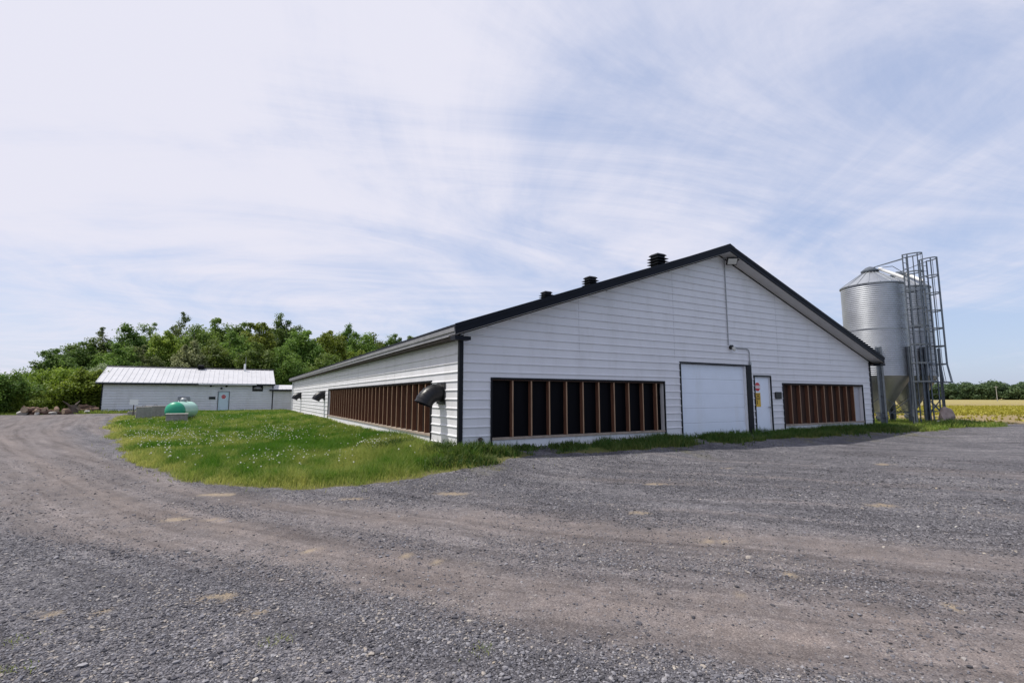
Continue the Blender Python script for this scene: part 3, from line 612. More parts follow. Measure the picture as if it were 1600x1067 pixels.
def make_barn():
    B = thing('barn', 'long white metal-clad barn with dark rake trim, boarded window bays and white overhead door', 'barn', (X0, Y0, 0))
    lo = lambda z: max(0.0, (z - EZ)/SL) if z > EZ else 0.0
    gb = lambda z: (lo(z), (X1 - X0) - lo(z)*(X1-XR)/(XR-X0))
    peak = EZ + (XR - X0)*SL
    # openings in the gable wall, along x from the corner
    W1 = (6.12-X0, 12.62-X0, 0.02, 1.89); GD = (13.46-X0, 17.02-X0, -0.2, 2.57); MD = (17.50-X0, 18.48-X0, -0.2, 2.18); W2 = (19.30-X0, 25.42-X0, 0.02, 1.92)
    zs = rowz(-0.12, peak - 0.005, 0.2435)
    g = MB(); siding(g, (X0, Y0, 0), (1,0,0), (0,-1,0), zs, gb, [W1, GD, MD, W2]); g.cur = 1
    for x in (9.1, 13.2, 19.1, 22.9): g.box((x-.003, Y0-.0035, 2.75), (x+.003, Y0-.0005, EZ + (min(x-X0, X1-x)-.1)*SL))
    g.build('wall', [M['siding'], M['seam']], B)
    S1 = (14.05-Y0, 32.35-Y0, 0.02, 1.85)
    s = MB(); siding(s, (X0, Y0, 0), (0,1,0), (-1,0,0), rowz(-0.12, EZ, 0.2435), lambda z: (0, Y1-Y0), [S1]); s.cur = 1
    for y in (18.0, 24.1, 30.2, 36.2, 42.3, 48.4): s.box((X0-.0035, y-.005, 1.95), (X0-.0005, y+.005, EZ-.05))
    s.build('wall', [M['siding'], M['seam']], B)
    r = MB(); siding(r, (X1, Y0, 0), (0,1,0), (1,0,0), rowz(-0.12, EZ), lambda z: (0, Y1-Y0), []); r.build('wall', M['siding'], B)
    q = MB(); siding(q, (X0, Y1, 0), (1,0,0), (0,1,0), zs, gb, []); q.build('wall', M['siding'], B)
    # footing below the cladding
    f = MB()
    for a, b in ((X0+.03, 13.40), (17.1, 17.46), (18.52, X1-.03)): f.box((a, Y0+.03, -0.6), (b, Y0+.16, -0.125))
    f.box((X0+.03, Y0+.17, -0.6), (X0+.16, Y1-.03, -0.125)); f.box((X1-.16, Y0+.17, -0.6), (X1-.03, Y1-.03, -0.125)); f.box((13.40, Y0+.02, -0.6), (17.1, Y0+.5, -0.03))
    f.box((17.46, Y0+.02, -0.6), (18.52, Y0+.4, -0.03))
    f.build('footing', M['concrete'], B)
    # corner trims
    for (x, y, sx, sy) in ((X0, Y0, -1, -1), (X1, Y0, 1, -1), (X0, Y1, -1, 1), (X1, Y1, 1, 1)):
        c = MB(); e = .032
        c.prism([(x+sx*e, y+sy*e, -0.1), (x-sx*.085, y+sy*e, -0.1), (x-sx*.085, y, -0.1), (x, y, -0.1), (x, y-sy*.075, -0.1), (x+sx*e, y-sy*.075, -0.1)], (0, 0, EZ + 0.1 - (0.02 if sy < 0 else 0)))
        c.build('corner_trim', M['black'], B)
    # ---------------- roof
    ov, oe = 0.50, 0.34; T = 0.22
    ya, yb = Y0 - ov, Y1 + 0.45
    zr = lambda x: EZ + 0.08 + (min(x - X0, X1 - x) if True else 0)*SL
    xl, xr_ = X0 - oe, X1 + oe
    def slope(name, xe, xp):
        mb = MB(); ze = zr(xe); zp = peak + 0.08
        th = 0.06
        mb.prism([(xe, ya+.03, ze+T-th), (xp, ya+.03, zp+T-th), (xp, ya+.03, zp+T), (xe, ya+.03, ze+T)], (0, yb-ya-.06, 0))
        n = int((yb-ya)/0.3)
        for k in range(n + 1):
            y = ya + .06 + k*(yb-ya-.12)/n
            mb.prism([(xe, y-.03, ze+T), (xe, y-.012, ze+T+.02), (xe, y+.012, ze+T+.02), (xe, y+.03, ze+T)], (xp-xe, 0, zp-ze))
        return mb.build('roof', M['roof'], B)
    slope('l', xl, XR); slope('r', xr_, XR)
    rc = MB(); rc.prism([(XR-.28, ya-.01, peak+.08+T-.06), (XR, ya-.01, peak+.08+T+.055), (XR+.28, ya-.01, peak+.08+T-.06), (XR, ya-.01, peak+.08+T+.03)], (0, yb-ya+.02, 0)); rc.build('ridge_cap', M['roof'], B)
    # rake boards: upper trim and lower fascia, both gables
    for (y0_, y1_) in ((ya, ya+.028), (yb-.028, yb)):
        for sgn, xe in ((1, xl), (-1, xr_)):
            mb = MB(); ze = zr(xe); zp = peak+.08; yy = y0_ - (0.014 if y0_ == ya else -0.014)
            mb.prism([(xe, y0_, ze-.03), (XR, y0_, zp-.03), (XR, y0_, zp+T-.055), (xe, y0_, ze+T-.055)], (0, y1_-y0_, 0))
            mb.prism([(xe-sgn*.02, yy, ze+T-.10), (XR, yy, zp+T-.092), (XR, yy, zp+T+.022), (xe-sgn*.02, yy, ze+T+.022)], (0, y1_-y0_, 0))
            mb.build('rake_fascia', M['roof'], B)
    # soffit under the rakes (front, rear) and under the eaves
    for (y0_, y1_) in ((ya+.03, Y0-.025), (Y1+.025, yb-.03)):
        for xe in (xl, xr_):
            mb = MB(); ze = zr(xe); zp = peak+.08
            mb.prism([(xe, y0_, ze-.045), (XR, y0_, zp-.045), (XR, y0_, zp-.025), (xe, y0_, ze-.025)], (0, y1_-y0_, 0)); mb.build('soffit', M['soffit'], B)
    for xe, xw, sgn in ((xl, X0-.025, -1), (xr_, X1+.025, 1)):
        mb = MB(); ze = zr(xe); a = ya+.03
        mb.box((xe+(.03 if sgn < 0 else -.03), a+.001, ze-.11), (xw, yb-.031, ze-.09)); mb.box((xe+(.05 if sgn < 0 else -.05), a+.002, ze-.089), (xe+(.08 if sgn < 0 else -.08), yb-.032, ze+.06)); mb.build('soffit', M['darksoffit'], B)
        mb = MB(); mb.box((xe, a, ze-.05), (xe-sgn*.028, yb-.03, ze+T-.065))
        mb.prism([(xe+sgn*.001, a, ze+.03), (xe+sgn*.028, a, ze+.05), (xe+sgn*.034, a, ze+T-.07), (xe+sgn*.001, a, ze+T-.062)], (0, yb-ya-.06, 0)); mb.build('eave_fascia', M['greyfascia'] if sgn < 0 else M['roof'], B)
        # boxed return at the foot of the rake
        mb = MB(); mb.box((xe-sgn*.0+sgn*.02, ya-.008, ze-.16), (xe-sgn*.42, ya+.30, ze-.068)); mb.build('rake_return', M['roof'], B)
    # closing pieces between wall tops and roof
    # ---------------- roof vents
    for y in (14.2, 18.6, 22.5): louvre_vent(B, (14.9, y, zr(14.9)+T-.17))
    # ---------------- window bays
    def bay(O, U, N_, u0, u1, z1, pitch, back, nst, first, white_end=False, sd=0.14):
        O, U, N_ = Vector(O), Vector(U), Vector(N_); Z = Vector((0, 0, 1)); z0 = 0.31
        P = lambda u, z, n: O + U*u + Z*(z - O.z) + N_*n
        bk = MB(); bk.obox(P((u0+u1)/2, (0.0+z1)/2, -0.19), U*((u1-u0)/2+.03), N_*.02, Z*((z1)/2+.02)); w = bk.build('window_bay', M[back], B)
        fr = MB(); frame_rect(fr, O, U, N_, u0, u1, 0.02, z1, 0.040, 0.034, 'lrt'); fr.build('frame', M['black'], w)
        bb = MB(); bb.obox(P((u0+u1)/2, (0.02+0.235)/2-.02, -0.045), U*((u1-u0)/2-.004), N_*.03, Z*(0.128)); bb.build('base_board', M['board'], w)
        si = MB(); si.obox(P((u0+u1)/2, 0.272, -0.055), U*((u1-u0)/2-.006), N_*.075, Z*.030); si.build('sill', M['sill'], w)
        hd = MB(); hd.obox(P((u0+u1)/2, z1-.022, -0.085), U*((u1-u0)/2-.006), N_*.08, Z*.018); hd.build('header', M['ply'], w)
        for k in range(nst):
            u = u0 + first + k*pitch
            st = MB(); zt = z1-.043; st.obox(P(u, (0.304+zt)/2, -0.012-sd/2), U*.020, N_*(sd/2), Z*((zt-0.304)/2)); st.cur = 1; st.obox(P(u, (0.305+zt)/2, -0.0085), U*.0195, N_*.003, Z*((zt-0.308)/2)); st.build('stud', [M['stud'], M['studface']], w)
        if white_end:
            e = MB(); e.obox(P(u1-.32, (0.304+z1-.043)/2, -0.155), U*.30, N_*.012, Z*((z1-.043-.304)/2)); e.build('end_panel', M['greyboard'], w)
        return w
    bay((X0, Y0, 0), (1,0,0), (0,-1,0), W1[0], W1[1], 1.89, 0.612, 'poly', 10, 0.66)
    bay((X0, Y0, 0), (1,0,0), (0,-1,0), W2[0], W2[1], 1.92, 0.60, 'ply', 9, 0.58, True)
    bay((X0, Y0, 0), (0,1,0), (-1,0,0), S1[0], S1[1], 1.85, 0.61, 'ply', 29, 0.60)
    # ---------------- overhead door
    gx0, gx1 = GD[0]+X0, GD[1]+X0
    gd = MB()
    for k in range(5):
        z0 = -0.02 + k*0.515; gd.box((gx0+.012, Y0+.10, z0), (gx1-.05, Y0+.14, z0+0.508))
        for j in range(1, 6): gd.box((gx0+.012, Y0+.0965, z0+j*.085), (gx1-.05, Y0+.0995, z0+j*.085+.045))
    d = gd.build('garage_door', M['doorwhite'], B)
    fr = MB(); frame_rect(fr, (X0,Y0,0), (1,0,0), (0,-1,0), GD[0], GD[1], -0.08, GD[3], 0.05, 0.030, 'lt'); 
    fr.box((gx1-.002, Y0-.030, -0.08), (gx1+.30, Y0+.012, GD[3]+.05)); fr.build('frame', M['black'], d)
    jb = MB(); jb.box((gx1-.048, Y0+.002, -0.05), (gx1-.004, Y0+.16, GD[3]-.004)); jb.build('jamb', M['board'], d)
    # ---------------- man door with signs
    mx0, mx1 = MD[0]+X0, MD[1]+X0
    mdm = MB(); mdm.box((mx0+.03, Y0+.055, -0.02), (mx1-.03, Y0+.10, MD[3]-.03)); md = mdm.build('door', M['doorwhite'], B, bevel=.004)
    fr = MB(); frame_rect(fr, (X0,Y0,0), (1,0,0), (0,-1,0), MD[0], MD[1], -0.06, MD[3], 0.055, 0.030, 'lrt'); fr.build('frame', M['black'], md)
    jb = MB(); jb.box((mx0+.002, Y0+.004, -0.04), (mx0+.028, Y0+.14, MD[3]-.004)); jb.box((mx1-.028, Y0+.004, -0.04), (mx1-.002, Y0+.14, MD[3]-.004)); jb.box((mx0+.029, Y0+.004, MD[3]-.028), (mx1-.029, Y0+.14, MD[3]-.004)); jb.build('jamb', M['board'], md)
    hn = MB(); hn.tube([(mx1-.11, Y0+.055, 1.0), (mx1-.11, Y0-.005, 1.0)], .012, 10); hn.lathe([(0.0,0),(.03,.01),(.034,.03),(.02,.05),(0,.055)], (0,0,0), 14)
    hn.v = hn.v[:-14*5] + [(mx1-.11+v[0], Y0-.002-v[2], 1.0+v[1]) for v in hn.v[-14*5:]]; hn.build('handle', M['greymetal'], md, smooth=True)
    def octagon(cx, y, cz, r, parent, letters, name='stop_sign'):
        o = MB(); P8 = lambda rr: [(cx+rr*math.cos(math.pi/8+k*math.pi/4), cz+rr*math.sin(math.pi/8+k*math.pi/4)) for k in range(8)]
        o.cur = 1; o.prism([(a, y, b) for a, b in P8(r)], (0, .004, 0)); o.cur = 0; o.prism([(a, y-.003, b) for a, b in P8(r*.93)], (0, .003, 0))
        o.cur = 1; o.box((cx-r*.80, y-.006, cz-r*.30), (cx+r*.80, y-.003, cz+r*.30))
        o.cur = 0; o.text(letters, r*.56, (cx, y-.006, cz), (1,0,0), (0,0,1), (0,-1,0))
        return o.build(name, [M['red'], M['white']], parent)
    octagon(17.735, Y0+.046, 1.79, 0.185, md, 'STOP')
    ys = MB(); ys.box((17.59, Y0+.049, 1.02), (17.90, Y0+.054, 1.56)); ys.cur = 1
    for k, w in enumerate((.22, .16, .24, .20)): ys.box((17.745-w/2, Y0+.046, 1.50-k*.062-.018), (17.745+w/2, Y0+.0488, 1.50-k*.062+.012))
    ys.box((17.66, Y0+.046, 1.12), (17.70, Y0+.0488, 1.20)); ys.lathe([(.0,0),(.03,.0),(.03,.002),(0,.002)], (0,0,0), 12)
    ys.v = ys.v[:-48] + [(17.68+v[0], Y0+.0488-v[2], 1.235+v[1]) for v in ys.v[-48:]]
    ys.build('warning_notice', [M['yellow'], M['black']], md)
    # small dark keypad box right of the door
    kb = MB(); kb.box((18.72, Y0-.06, 1.32), (19.12, Y0-.02, 1.60)); kb.build('keypad_box', M['blackplastic'], B, bevel=.01)
    # ---------------- floodlight, conduit and wall lamp
    cd = MB(); yc = Y0-.032
    cd.tube([(16.03, yc, 6.62), (16.03, yc, 3.32)], .017, 8); cd.tube([(16.24, yc, 3.23), (17.08, yc, 3.23), (17.2, yc, 3.19), (17.24, yc, 3.08), (17.24, yc, 2.72)], .017, 8)
    cd.box((17.20, yc-.03, 2.62), (17.29, Y0-.001, 2.74)); cd.box((15.98, yc-.04, 6.60), (16.09, Y0-.001, 6.72)); cd.build('conduit', M['greymetal'], B)
    nf = Vector((-.42, -.70, -.58)).normalized(); uf = nf.cross(Vector((0, 0, 1))).normalized(); vf = uf.cross(nf); cf = Vector((16.06, Y0-.34, 6.47))
    fl = MB(); fl.bar((16.12, Y0-.26, 6.68), cf - nf*.03, .03); fl.obox(cf, uf*.20, vf*.145, nf*.035); f_ = fl.build('floodlight', M['blackplastic'], B, bevel=.008)
    ln = MB(); ln.obox(cf + nf*.038, uf*.165, vf*.11, nf*.004); ln.build('lens', M['lens'], f_)
    sn = MB(); sn.tube([(16.32, Y0-.36, 6.66), (16.36, Y0-.40, 6.52)], [.035,.05], 10); sn.bar((16.34, Y0-.36, 6.60), (16.18, Y0-.33, 6.52), .025); sn.build('motion_sensor', M['blackplastic'], f_)
    wl = MB(); wl.tube([(16.16, Y0-.016, 3.25), (16.16, Y0-.10, 3.25)], .085, 14); w_ = wl.build('wall_lamp', M['blackplastic'], B)
    gl = MB(); gl.tube([(16.18, Y0-.105, 3.22), (16.18, Y0-.15, 3.17), (16.18, Y0-.17, 3.10)], [.06,.065,.03], 12); gl.build('glass', M['lens'], w_)
    # ---------------- black elbow hoods on the long wall
    def hood(y):
        fl = MB(); fl.box((X0-.045, y-.30, 1.20), (X0-.019, y+.30, 1.80)); h_ = fl.build('intake_hood', M['blackplastic'], B)
        el = MB(); R = .44; r = .25; cz = 1.52; pts = []
        pts.append((X0-.046, y, cz)); pts.append((X0-.12, y, cz))
        n = 6
        for k in range(1, n+1):
            a = rad(74)*k/n; pts.append((X0-.12-R*math.sin(a), y, cz-R*(1-math.cos(a))))
        el.tube(pts, [r]*len(pts), 24, caps=False)
        el.tube(pts[::-1], [r-.012]*len(pts), 24, caps=False)
        for k in range(1, len(pts)-1):
            d = (Vector(pts[k+1])-Vector(pts[k-1])).normalized(); p = Vector(pts[k]); el.tube([p-d*.012, p+d*.012], r+.007, 24, caps=False)
        d = (Vector(pts[-1])-Vector(pts[-2])).normalized(); p = Vector(pts[-1]); el.tube([p-d*.03, p+d*.002], r+.012, 24, caps=False)
        el.build('elbow', M['blackplastic'], h_, smooth=True, angle=40)
        return h_
    for y in (13.22, 33.9, 46.6): hood(y)
    # stub pipe near the corner, downpipe at the far corner
    sp = MB(); sp.tube([(5.75, Y0-.018, 0.28), (5.75, Y0-.10, 0.28), (5.75, Y0-.12, 0.24), (5.75, Y0-.12, -0.15)], .035, 10); sp.tube([(5.75, Y0-.05, 0.28), (5.75, Y0-.11, 0.28)], .06, 12); sp.build('wall_pipe', M['rust'], B)
    dp = MB(); dp.box((X0-.13, Y1-.55, -.05), (X0-.026, Y1-.45, EZ-.08)); dp.build('downpipe', M['board'], B)
    return B
make_barn()

# ------------------------------------------------------------------ the low shed beyond the lawn
def make_shed():
    S = thing('shed', 'low white shed with pale ribbed roof beyond the lawn', 'shed', (-10.26, 56.5, 0))
    xa, xb, ya, yb = -10.26, 3.56, 56.5, 64.1; ez = 2.72; rz = 4.18; ym = (ya+yb)/2
    DR = (8.98, 9.92, -0.1, 1.93)
    w = MB(); siding(w, (xa, ya, 0), (1,0,0), (0,-1,0), rowz(-0.1, ez), lambda z: (0, xb-xa), [DR], rib=.034); w.build('wall', M['siding'], S)
    def gable(x, n):
        mb = MB(); sl = (rz-ez)/(ym-ya); zs = rowz(-0.1, ez) + list(np.arange(ez+.15, rz-.05, .2286)) + [rz-.01]
        siding(mb, (x, ya, 0), (0,1,0), (n,0,0), zs, lambda z: (max(0, (z-ez)/sl), (yb-ya)-max(0, (z-ez)/sl)), [], rib=.034); mb.build('wall', M['siding'], S)
    gable(xa, -1); gable(xb, 1)
    b = MB(); siding(b, (xa, yb, 0), (1,0,0), (0,1,0), rowz(-0.1, ez), lambda z: (0, xb-xa), []); b.build('wall', M['siding'], S)
    for (x, y, sx, sy) in ((xa, ya, -1, -1), (xb, ya, 1, -1)):
        c = MB(); e = .028; c.box((x+sx*e, y+sy*e, -.1), (x-sx*.07, y, ez-.03)); c.build('corner_trim', M['black'], S)
    for y0_, y1_ in ((ya-.42, ym), (yb+.42, ym)):
        z0_ = ez + .10 - .42*(rz-ez)/(ym-ya); r = MB(); z1_ = rz+.10
        xA, xB = xa-.42, xb+.15
        r.prism([(xA, y0_, z0_), (xA, y1_, z1_), (xA, y1_, z1_+.06), (xA, y0_, z0_+.06)], (xB-xA, 0, 0))
        n = 34
        for k in range(n+1):
            x = xA + .05 + (xB-xA-.1)*k/n
            r.prism([(x-.035, y0_, z0_+.06), (x-.014, y0_, z0_+.095), (x+.014, y0_, z0_+.095), (x+.035, y0_, z0_+.06)], (0, y1_-y0_, z1_-z0_))
        r.build('roof', M['whiteroof'], S)
        f = MB(); s_ = -1 if y0_ < ym else 1; f.box((xA+.01, y0_, z0_-.14), (xB-.01, y0_-s_*.025, z0_-.002)); f.build('eave_fascia', M['black'], S)
        so_ = MB(); so_.box((xA+.02, y0_-s_*.03, z0_-.10), (xB-.02, (ya if s_ < 0 else yb)+s_*.03, z0_-.08)); so_.build('soffit', M['darksoffit'], S)
    rc = MB(); rc.prism([(xa-.44, ym-.2, rz+.13), (xa-.44, ym, rz+.235), (xa-.44, ym+.2, rz+.13), (xa-.44, ym, rz+.20)], (xb-xa+.61, 0, 0)); rc.build('ridge_cap', M['black'], S)
    # pale gutter piece over the door
    g = MB(); zg = ez + .10 - .42*(rz-ez)/(ym-ya); g.box((-2.95, ya-.50, zg-.09), (2.0, ya-.425, zg-.012)); g.build('gutter', M['whitepipe'], S)
    # door with round-looking red sign
    dm = MB(); dm.box((xa+DR[0]+.03, ya+.05, -.06), (xa+DR[1]-.03, ya+.09, 1.90)); d = dm.build('door', M['doorblue'], S)
    fr = MB(); frame_rect(fr, (xa,ya,0), (1,0,0), (0,-1,0), DR[0], DR[1], -.08, DR[3], .05, .03, 'lrt'); fr.build('frame', M['greyfascia'], d)
    cx = xa+(DR[0]+DR[1])/2; o = MB(); P8 = lambda rr: [(cx+rr*math.cos(math.pi/8+k*math.pi/4), 1.42+rr*math.sin(math.pi/8+k*math.pi/4)) for k in range(8)]
    o.prism([(a, ya+.040, b_) for a, b_ in P8(.20)], (0, .009, 0)); o.cur = 1; o.text('STOP', .13, (cx, ya+.040, 1.42), (1,0,0), (0,0,1), (0,-1,0)); o.build('stop_sign', [M['red'], M['white']], d)
    hn = MB(); hn.tube([(cx+.36, ya+.05, .95), (cx+.36, ya-.02, .95)], .025, 8); hn.build('handle', M['greymetal'], d)
    # black fan box with domed hood
    fb = MB(); fb.box((1.66, ya-.07, 1.98), (2.62, ya-.023, 2.86-.25)); f_ = fb.build('fan_box', M['black'], S)
    dm2 = MB(); c = (2.14, ya-.07, 2.14)
    n, m_ = 16, 6; vs = []; fs = []
    for i in range(m_+1):
        a = math.pi/2*i/m_
        for k in range(n+1):
            t = math.pi*k/n; vs.append((c[0]+.38*math.cos(t)*math.cos(a), c[1]-.30*math.sin(a)*math.sin(t)**.5 if k not in (0, n) else c[1]-.0001, c[2]+.38*math.sin(t)*math.cos(a)*.95))
    for i in range(m_):
        for k in range(n): fs.append((i*(n+1)+k, i*(n+1)+k+1, (i+1)*(n+1)+k+1, (i+1)*(n+1)+k))
    dm2.add(vs, fs); dm2.build('fan_dome', mat('grey_fan_hood', (0.22,0.22,0.23), .4), f_, smooth=True)
    nb = MB(); nb.box((-2.05, ya-.06, 1.18), (-1.5, ya-.024, 1.42)); nb.build('keypad_box', M['blackplastic'], S)
    for (x, z) in ((-1.0, 2.28), (-0.58, 2.50), (-1.9, 2.52)):
        l = MB(); l.tube([(x, ya-.024, z), (x-.05, ya-.16, z-.06)], [.07, .10], 12); l.build('wall_lamp', M['blackplastic'], S)
    eb = MB(); eb.box((-4.55, ya-.16, 0.95), (-4.02, ya-.024, 1.42)); eb.box((-3.98, ya-.12, 1.0), (-3.6, ya-.024, 1.40)); eb.build('meter_box', M['greymetal'], S)
    louvre_vent(S, (-3.05, ym-.2, rz+.02), .50, .38)
    pp = MB(); pp.tube([(0.93, ym-.5, rz-.2), (0.93, ym-.5, rz+.72)], .10, 12); pp.build('flue_pipe', M['whitepipe'], S)
    an = MB(); an.tube([(1.0, ym+.2, rz+.1), (1.0, ym+.2, rz+1.5)], .02, 6); an.build('aerial', M['greymetal'], S)
    # link between shed and barn
    lw = MB(); siding(lw, (xb+.002, ya+.02, 0), (1,0,0), (0,-1,0), rowz(-.1, 2.12), lambda z: (0, 4.4), []); lw.build('link_wall', M['siding'], S)
    lr = MB(); lr.prism([(xb-.35, ya-.30, 2.13), (xb-.35, ya+2.2, 2.62), (xb-.35, ya+2.2, 2.68), (xb-.35, ya-.30, 2.19)], (4.6, 0, 0))
    for k in range(12): lr.prism([(xb-.3+k*.38-.03, ya-.30, 2.19), (xb-.3+k*.38, ya-.30, 2.215), (xb-.3+k*.38+.03, ya-.30, 2.19)], (0, 2.5, .49))
    lr.build('link_roof', M['whiteroof'], S)
    lf = MB(); lf.box((xb-.36, ya-.325, 2.0), (xb+4.25, ya-.302, 2.15)); lf.build('link_fascia', M['black'], S)
    return S
make_shed()

# ------------------------------------------------------------------ feed silos
def silo(c, label, s=1.0, lad=(0.15, -1), a0=0.0):
    c = Vector(c); R = 1.37; zb, zt = 2.45*s, 7.2*s
    T = thing('feed_silo', label, 'silo', c, 'galvanised feed silos beside the barn')
    sh = MB(); prof = []; n = int((zt-zb)/0.10)
    for k in range(n*6+1):
        z = zb + (zt-zb)*k/(n*6); prof.append((R + .008*math.sin(2*math.pi*k/6), z))
    sh.lathe(prof, c, 72)
    sh.lathe([(R+.010, (zb+zt)/2-.03), (R+.018, (zb+zt)/2-.03), (R+.018, (zb+zt)/2+.03), (R+.010, (zb+zt)/2+.03)], c, 72)
    sh.build('bin_shell', M['galv'], T, smooth=True, angle=50)
    hp = MB(); hp.lathe([(R, zb), (R*.98, zb-.06), (.24, .62), (.24, .40)], c, 48)
    for k in range(16):
        t = 2*math.pi*k/16; e = Vector((math.cos(t), math.sin(t), 0)); hp.bar(c+e*(R*.97)+Vector((0,0,zb-.05)), c+e*.26+Vector((0,0,.64)), .04, .02, up=e)
    hp.build('hopper', M['hopper'], T, smooth=True, angle=30)
    bt = MB(); bt.lathe([(.27,.42),(.27,.30),(.18,.18),(.18,.12)], c, 20, True); bt.build('boot', M['galvdark'], T, smooth=True, angle=30)
    rf = MB(); rf.lathe([(R+.05, zt-.02), (R+.05, zt+.02), (.30, zt+.80), (.30, zt+.86)], c, 48)
    for k in range(18):
        t = 2*math.pi*k/18; e = Vector((math.cos(t), math.sin(t), 0)); rf.bar(c+e*(R+.04)+Vector((0,0,zt+.035)), c+e*.32+Vector((0,0,zt+.81)), .03, .03, up=e)
    rf.build('roof_cone', M['galv'], T, smooth=True, angle=25)
    cp = MB(); cp.lathe([(.30, zt+.80), (.40, zt+.80), (.41, zt+.88), (.20, zt+1.05), (.03, zt+1.12), (.0, zt+1.12)], c, 32); cp.build('lid', M['galvdark'], T, smooth=True, angle=30)
    # legs of folded channel, bolted to the shell
    base = math.atan2(-c.y, -c.x) + a0; legs = []
    for k in range(6):
        t = base + k*math.pi/3; e = Vector((math.cos(t), math.sin(t), 0)); tt = Vector((-e.y, e.x, 0)); p = c + e*(R+.085); legs.append((p, e, tt))
        lg = MB(); h = 3.9*s/2
        for (o_, w, d) in ((tt*.075, .012, .065), (tt*-.075, .012, .065)): lg.obox(p+o_+Vector((0,0,h)), e*d, tt*w, Vector((0,0,h)))
        lg.obox(p-e*.052+Vector((0,0,h)), e*.010, tt*.086, Vector((0,0,h-.001))); lg.obox(p+tt*0.11+e*.055+Vector((0,0,h)), e*.009, tt*.030, Vector((0,0,h-.002))); lg.obox(p-tt*0.11+e*.055+Vector((0,0,h)), e*.009, tt*.030, Vector((0,0,h-.002)))
        lg.box((p.x-.14, p.y-.14, -.04), (p.x+.14, p.y+.14, .015)); lg.build('leg', M['galvdark'], T)
    br = MB()
    for k in range(6):
        (p, e, t), (p2, e2, t2) = legs[k], legs[(k+1) % 6]
        br.bar(p+Vector((0,0,.35)), p2+Vector((0,0,1.45)), .04, .02); br.bar(p+e*.03+Vector((0,0,1.45)), p2+e2*.03+Vector((0,0,.35)), .04, .02)
        br.bar(p-e*.03+Vector((0,0,.62)), p2-e2*.03+Vector((0,0,.62)), .05, .03)
    br.build('cross_brace', M['galvdark'], T)
    # ladder and safety cage
    e = Vector((lad[0], lad[1], 0)).normalized(); tt = Vector((-e.y, e.x, 0)); p = c + e*(R+.20); ztop = zt+1.30
    lm = MB()
    for sg in (-1, 1): lm.bar(p+tt*.21*sg+Vector((0,0,.05)), p+tt*.21*sg+Vector((0,0,ztop)), .06, .04, up=e)
    k = 0.35
    while k < ztop: lm.tube([p-tt*.21+Vector((0,0,k)), p+tt*.21+Vector((0,0,k))], .014, 6); k += .30
    k = 0.9
    while k < zt:
        for sg in (-1, 1): lm.bar(p+tt*.21*sg+Vector((0,0,k)), p+tt*.21*sg-e*.17+Vector((0,0,k)), .035, .02)
        k += 1.15
    lm.build('ladder', M['galvdark'], T)
    cg = MB(); ks = 9; zs_ = [2.15+(ztop-2.15)*i/7 for i in range(8)]
    def hoop(z, r, n=14):
        return [p + e*.02 + tt*(.33*r)*math.cos(math.pi*i/n)*1.0 + e*(.72*r)*math.sin(math.pi*i/n)**.8 + Vector((0,0,z)) for i in range(n+1)]
    for i, z in enumerate(zs_):
        h = hoop(z, 1.22 if i == 0 else 1.0)
        for a, b in zip(h[:-1], h[1:]): cg.bar(a, b, .016, .06)
        for sg, q in ((1, h[0]), (-1, h[-1])): cg.bar(q, p+tt*.21*sg+Vector((0,0,z)), .012, .05)
    for j in (1, 4, 7, 10, 13):
        for i in range(7):
            a = hoop(zs_[i], 1.22 if i == 0 else 1.0)[j]; b = hoop(zs_[i+1], 1.0)[j]; cg.bar(a, b, .055, .016, up=(b-p-Vector((0,0,zs_[i+1]))).normalized())
    cg.build('safety_cage', M['galvdark'], T)
    # lid opener: pale tube down the roof, rods up to the ladder head
    op = MB(); q = c + e*.42 + Vector((0,0,zt+.92)); op.tube([q, c+e*(R+.12)+Vector((0,0,zt+.20))], .085, 12); op.build('lid_tube', M['whitepipe'], T, smooth=True, angle=40)
    rd = MB(); rd.tube([c+e*.2+Vector((0,0,zt+1.05)), p+tt*.2+Vector((0,0,ztop-.03))], .018, 6); rd.tube([c+e*.25-tt*.15+Vector((0,0,zt+1.0)), p-tt*.2+Vector((0,0,ztop-.18))], .018, 6)
    rd.tube([c+e*.5+tt*.2+Vector((0,0,zt+1.0)), c+e*(R*.7)+tt*.2+Vector((0,0,zt+.95)), p+tt*.2+Vector((0,0,zt+.35))], .018, 6); rd.build('lid_rod', M['galvdark'], T)
    return T
silo((29.3, 12.95, 0), 'galvanised feed silo standing right beside the barn eave, its corrugated shell in full view', 1.0, (0.02, -1), rad(3))
silo((32.75, 13.1, 0), 'galvanised feed silo half hidden behind the other one, its ladder cage farthest right', 1.03, (-0.42, -1), rad(30))
pd = MB(); pd.box((27.9, 11.7, -.2), (30.9, 14.3, .03)); tag(pd.build('concrete_pad', M['palecon'], None, (29.3, 12.9, 0)), 'pale concrete pad under the silo next to the barn', 'concrete pad')
pd = MB(); pd.box((31.15, 11.9, -.2), (34.1, 14.7, .03)); tag(pd.build('concrete_pad', M['palecon'], None, (32.75, 13.1, 0)), 'pale concrete pad under the silo half hidden behind the other', 'concrete pad')

